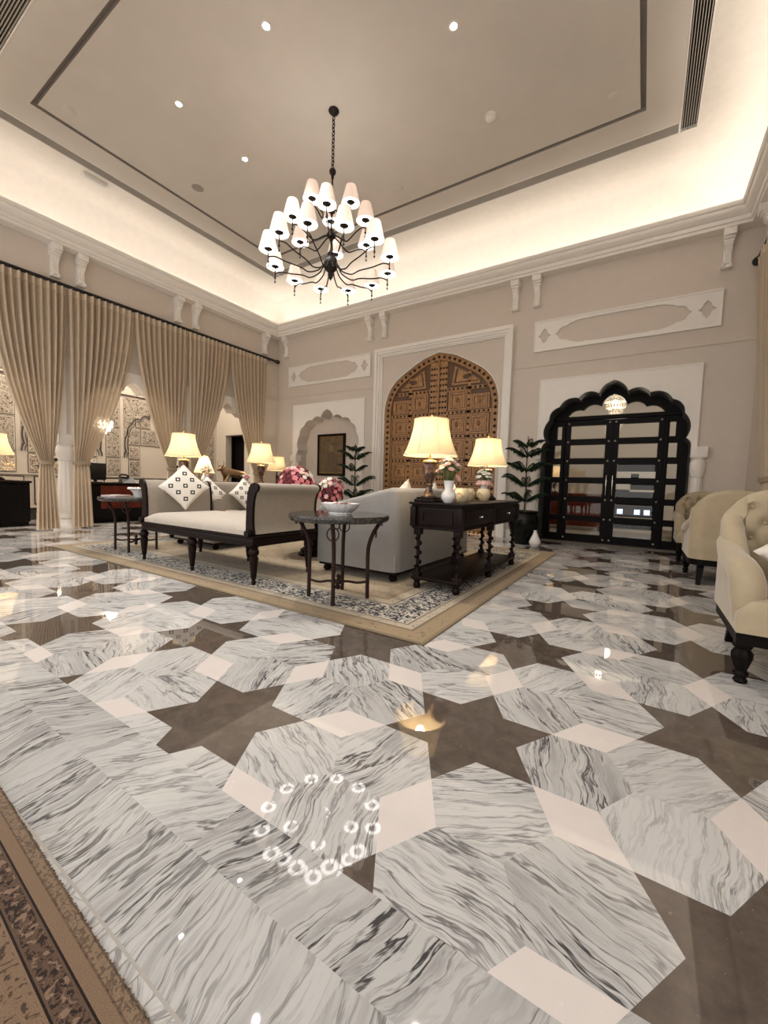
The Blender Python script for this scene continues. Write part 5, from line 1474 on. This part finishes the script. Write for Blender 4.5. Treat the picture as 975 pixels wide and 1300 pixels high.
# ------------------------------------------------------------------ portrait in the niche
t = thing('framed_portrait', 'faded brown portrait in a dark gilt frame inside the niche', 'picture', (-7.03,8.345,1.17))
b = MB(); w, h = .465, 1.10
b.plate([(-w,0),(w,0),(w,h),(-w,h)], [[(-w+.06,.06),(w-.06,.06),(w-.06,h-.06),(-w+.06,h-.06)]], -.04, .012, loc, 0)
b.plate([(-w+.05,.05),(w-.05,.05),(w-.05,h-.05),(-w+.05,h-.05)], [[(-w+.075,.075),(w-.075,.075),(w-.075,h-.075),(-w+.075,h-.075)]], -.03, .01, loc, 1)
b.build('frame', ['dark_wood','brass'], t, smooth=0)
b = MB(); b.box(-w+.07,w-.07,-.012,.008,.07,h-.07); b.build('canvas', 'portrait', t, smooth=0)
# ------------------------------------------------------------------ reception desks
def desk(label, loc, W, fm='red_wood'):
    t = thing('reception_desk', label, 'desk', loc, 0, 'reception desks behind the curtains')
    b = MB(); b.box(-.35,.33,-W/2+.02,W/2-.02,.08,.80,bev=.008); b.box(-.33,.30,-W/2+.04,W/2-.04,0,.08); b.build('desk_body', 'black_wood', t)
    b = MB(); b.box(-.40,.38,-W/2,W/2,.80,.84,bev=.01); b.build('desk_top', 'dark_wood', t)
    b = MB(); b.box(.325,.352,-W*.36,W*.36,.30,.78,bev=.01); b.build('front_panel', fm, t)
    return t
desk('reception desk with a red wood front right of the first column', (-9.75,4.40,0), 1.45)
desk('dark reception desk at the left edge of the photo', (-9.95,2.17,0), 1.30, 'black_wood')
t = thing('monitor', 'black computer monitor on the red fronted reception desk', 'monitor', (-9.6,3.86,.84), 0)
b = MB(); b.box(-.02,.02,-.20,.20,.05,.40,bev=.006); b.build('screen_housing', 'plastic_black', t)
b = MB(); b.box(-.08,.08,-.1,.1,0,.012,bev=.003); b.box(-.012,.012,-.03,.03,.012,.1); b.build('stand', 'plastic_black', t)
t = thing('desk_phone', 'black desk telephone on the red fronted reception desk', 'telephone', (-9.58,4.38,.84), 0)
b = MB(); V1 = [(-.10,-.05,0),(.10,-.05,0),(.10,.24,0),(-.10,.24,0),(-.08,-.02,.12),(-.02,-.02,.14),(-.02,.22,.12),(-.08,.22,.12)]
V1 = [b.v(p) for p in V1]
for q in ((0,3,2,1),(4,5,6,7),(0,1,5,4),(1,2,6,5),(2,3,7,6),(3,0,4,7)): b.f([V1[i] for i in q])
b.build('base', 'plastic_black', t)
b = MB(); b.tube(catmull([(.0,-.06,.12),(.0,-.05,.17),(.0,.0,.18),(0,.08,.17),(0,.12,.12)],4), .022, 10); b.build('handset', 'plastic_black', t)
t = thing('paper_sheets', 'white papers lying on the red fronted reception desk', 'papers', (-9.55,4.85,.84), .1)
b = MB(); b.box(-.15,.15,-.2,.2,0,.006); b.build('sheet', 'paper', t, smooth=0)
b = MB(); b.box(-.13,.16,-.17,.19,.006,.011); b.build('sheet', 'paper', t, smooth=0)
t = thing('crystal_lamp', 'glowing crystal chandelier behind the sheer second curtain', 'chandelier', (-9.9,4.14,1.92))
b = MB()
for k, (r, z) in enumerate(((.05,0),(.12,.06),(.17,.14),(.17,.22),(.10,.30))):
    n = max(6, int(r*90))
    for i in range(n): b.ball((r*cos(2*pi*i/n), r*sin(2*pi*i/n), z), .024, 6, 5, 0, (1,1,1.5))
b.build('crystal_drops', 'crystal', t, smooth=0)
b = MB(); b.ball((0,0,.16), .10, 12, 8); b.build('bulb', 'bulb', t)
b = MB(); b.tube([(0,0,.28),(0,0,2.28)], .008, 6); b.build('hanging_rod', 'bronze_dark', t)
light('reception_crystal_light', 'POINT', (-9.6,4.14,2.0), 14, (1,.9,.75), shadow_soft_size=.1)
# ------------------------------------------------------------------ camera
yaw, pitch, roll, FPX, CH = -5.67731666e-01, -6.51005139e-02, 3.01089719e-02, 513.35, .95
fwd = Vector((sin(yaw)*cos(pitch), cos(yaw)*cos(pitch), sin(pitch))); r0 = Vector((cos(yaw), -sin(yaw), 0)); u0 = r0.cross(fwd)
rt = r0*cos(roll)+u0*sin(roll); up = rt.cross(fwd)
cd = bpy.data.cameras.new('camera'); cam = bpy.data.objects.new('camera', cd); COL.objects.link(cam)
cam.matrix_world = Matrix(((rt.x,up.x,-fwd.x,0),(rt.y,up.y,-fwd.y,0),(rt.z,up.z,-fwd.z,CH),(0,0,0,1)))
cd.sensor_fit = 'HORIZONTAL'; cd.sensor_width = 36; cd.lens = 36*FPX/975; cd.clip_start = .02; cd.clip_end = 60
SC.camera = cam
# ------------------------------------------------------------------ light
W = bpy.data.worlds.new('lobby_surround'); SC.world = W; W.use_nodes = True
W.node_tree.nodes['Background'].inputs[0].default_value = (1,.97,.94,1); W.node_tree.nodes['Background'].inputs[1].default_value = 1.15
def area(name, loc, sx, sy, power, rot, color=(1,.84,.66)):
    o = light(name, 'AREA', loc, power, color, shape='RECTANGLE', size=sx, size_y=sy); o.rotation_euler = rot; return o
# LED strips lying in the cornice trough, shining up
for n, (x,y,sx,sy) in {'cove_light_back': (-3.72,YB-.2,9.4,.06), 'cove_light_front': (-3.72,YF+.2,9.4,.06), 'cove_light_left': (XL+.2,4.25,.06,6.9), 'cove_light_right': (XR-.2,4.25,.06,6.9)}.items():
    area(n, (x,y,5.03), sx, sy, {'cove_light_left':17.5,'cove_light_right':29,'cove_light_back':22}.get(n,21)*max(sx,sy)/9.4, (pi,0,0), (1,.92,.84))
area('reception_light', (-9.9,4.5,4.1), 1.2, 6, 115, (0,0,0), (1,.9,.78)); area('reception_light_2', (-9.9,.5,4.1), 1.2, 2, 40, (0,0,0), (1,.9,.78))
for n, x, y in (('entrance_fill', -2.5,-1.2),('entrance_fill_2', .8,-1.0),('entrance_fill_3',-6,-1.2)):  # added fill lights behind the camera, brightening the near floor
    area(n, (x,y,3.7), 1.2, 1.2, 8, (0,0,0), (1,.96,.92))
SC.view_settings.view_transform = 'Standard'; SC.view_settings.look = 'None'; SC.view_settings.gamma = 1; SC.view_settings.use_curve_mapping = False
SC.view_settings.exposure = 0.6
SC.cycles.use_denoising = True; SC.cycles.max_bounces = 10; SC.cycles.diffuse_bounces = 5; SC.cycles.glossy_bounces = 4; SC.cycles.transparent_max_bounces = 16
SC.cycles.sample_clamp_indirect = 60; SC.cycles.caustics_reflective = False; SC.cycles.caustics_refractive = False
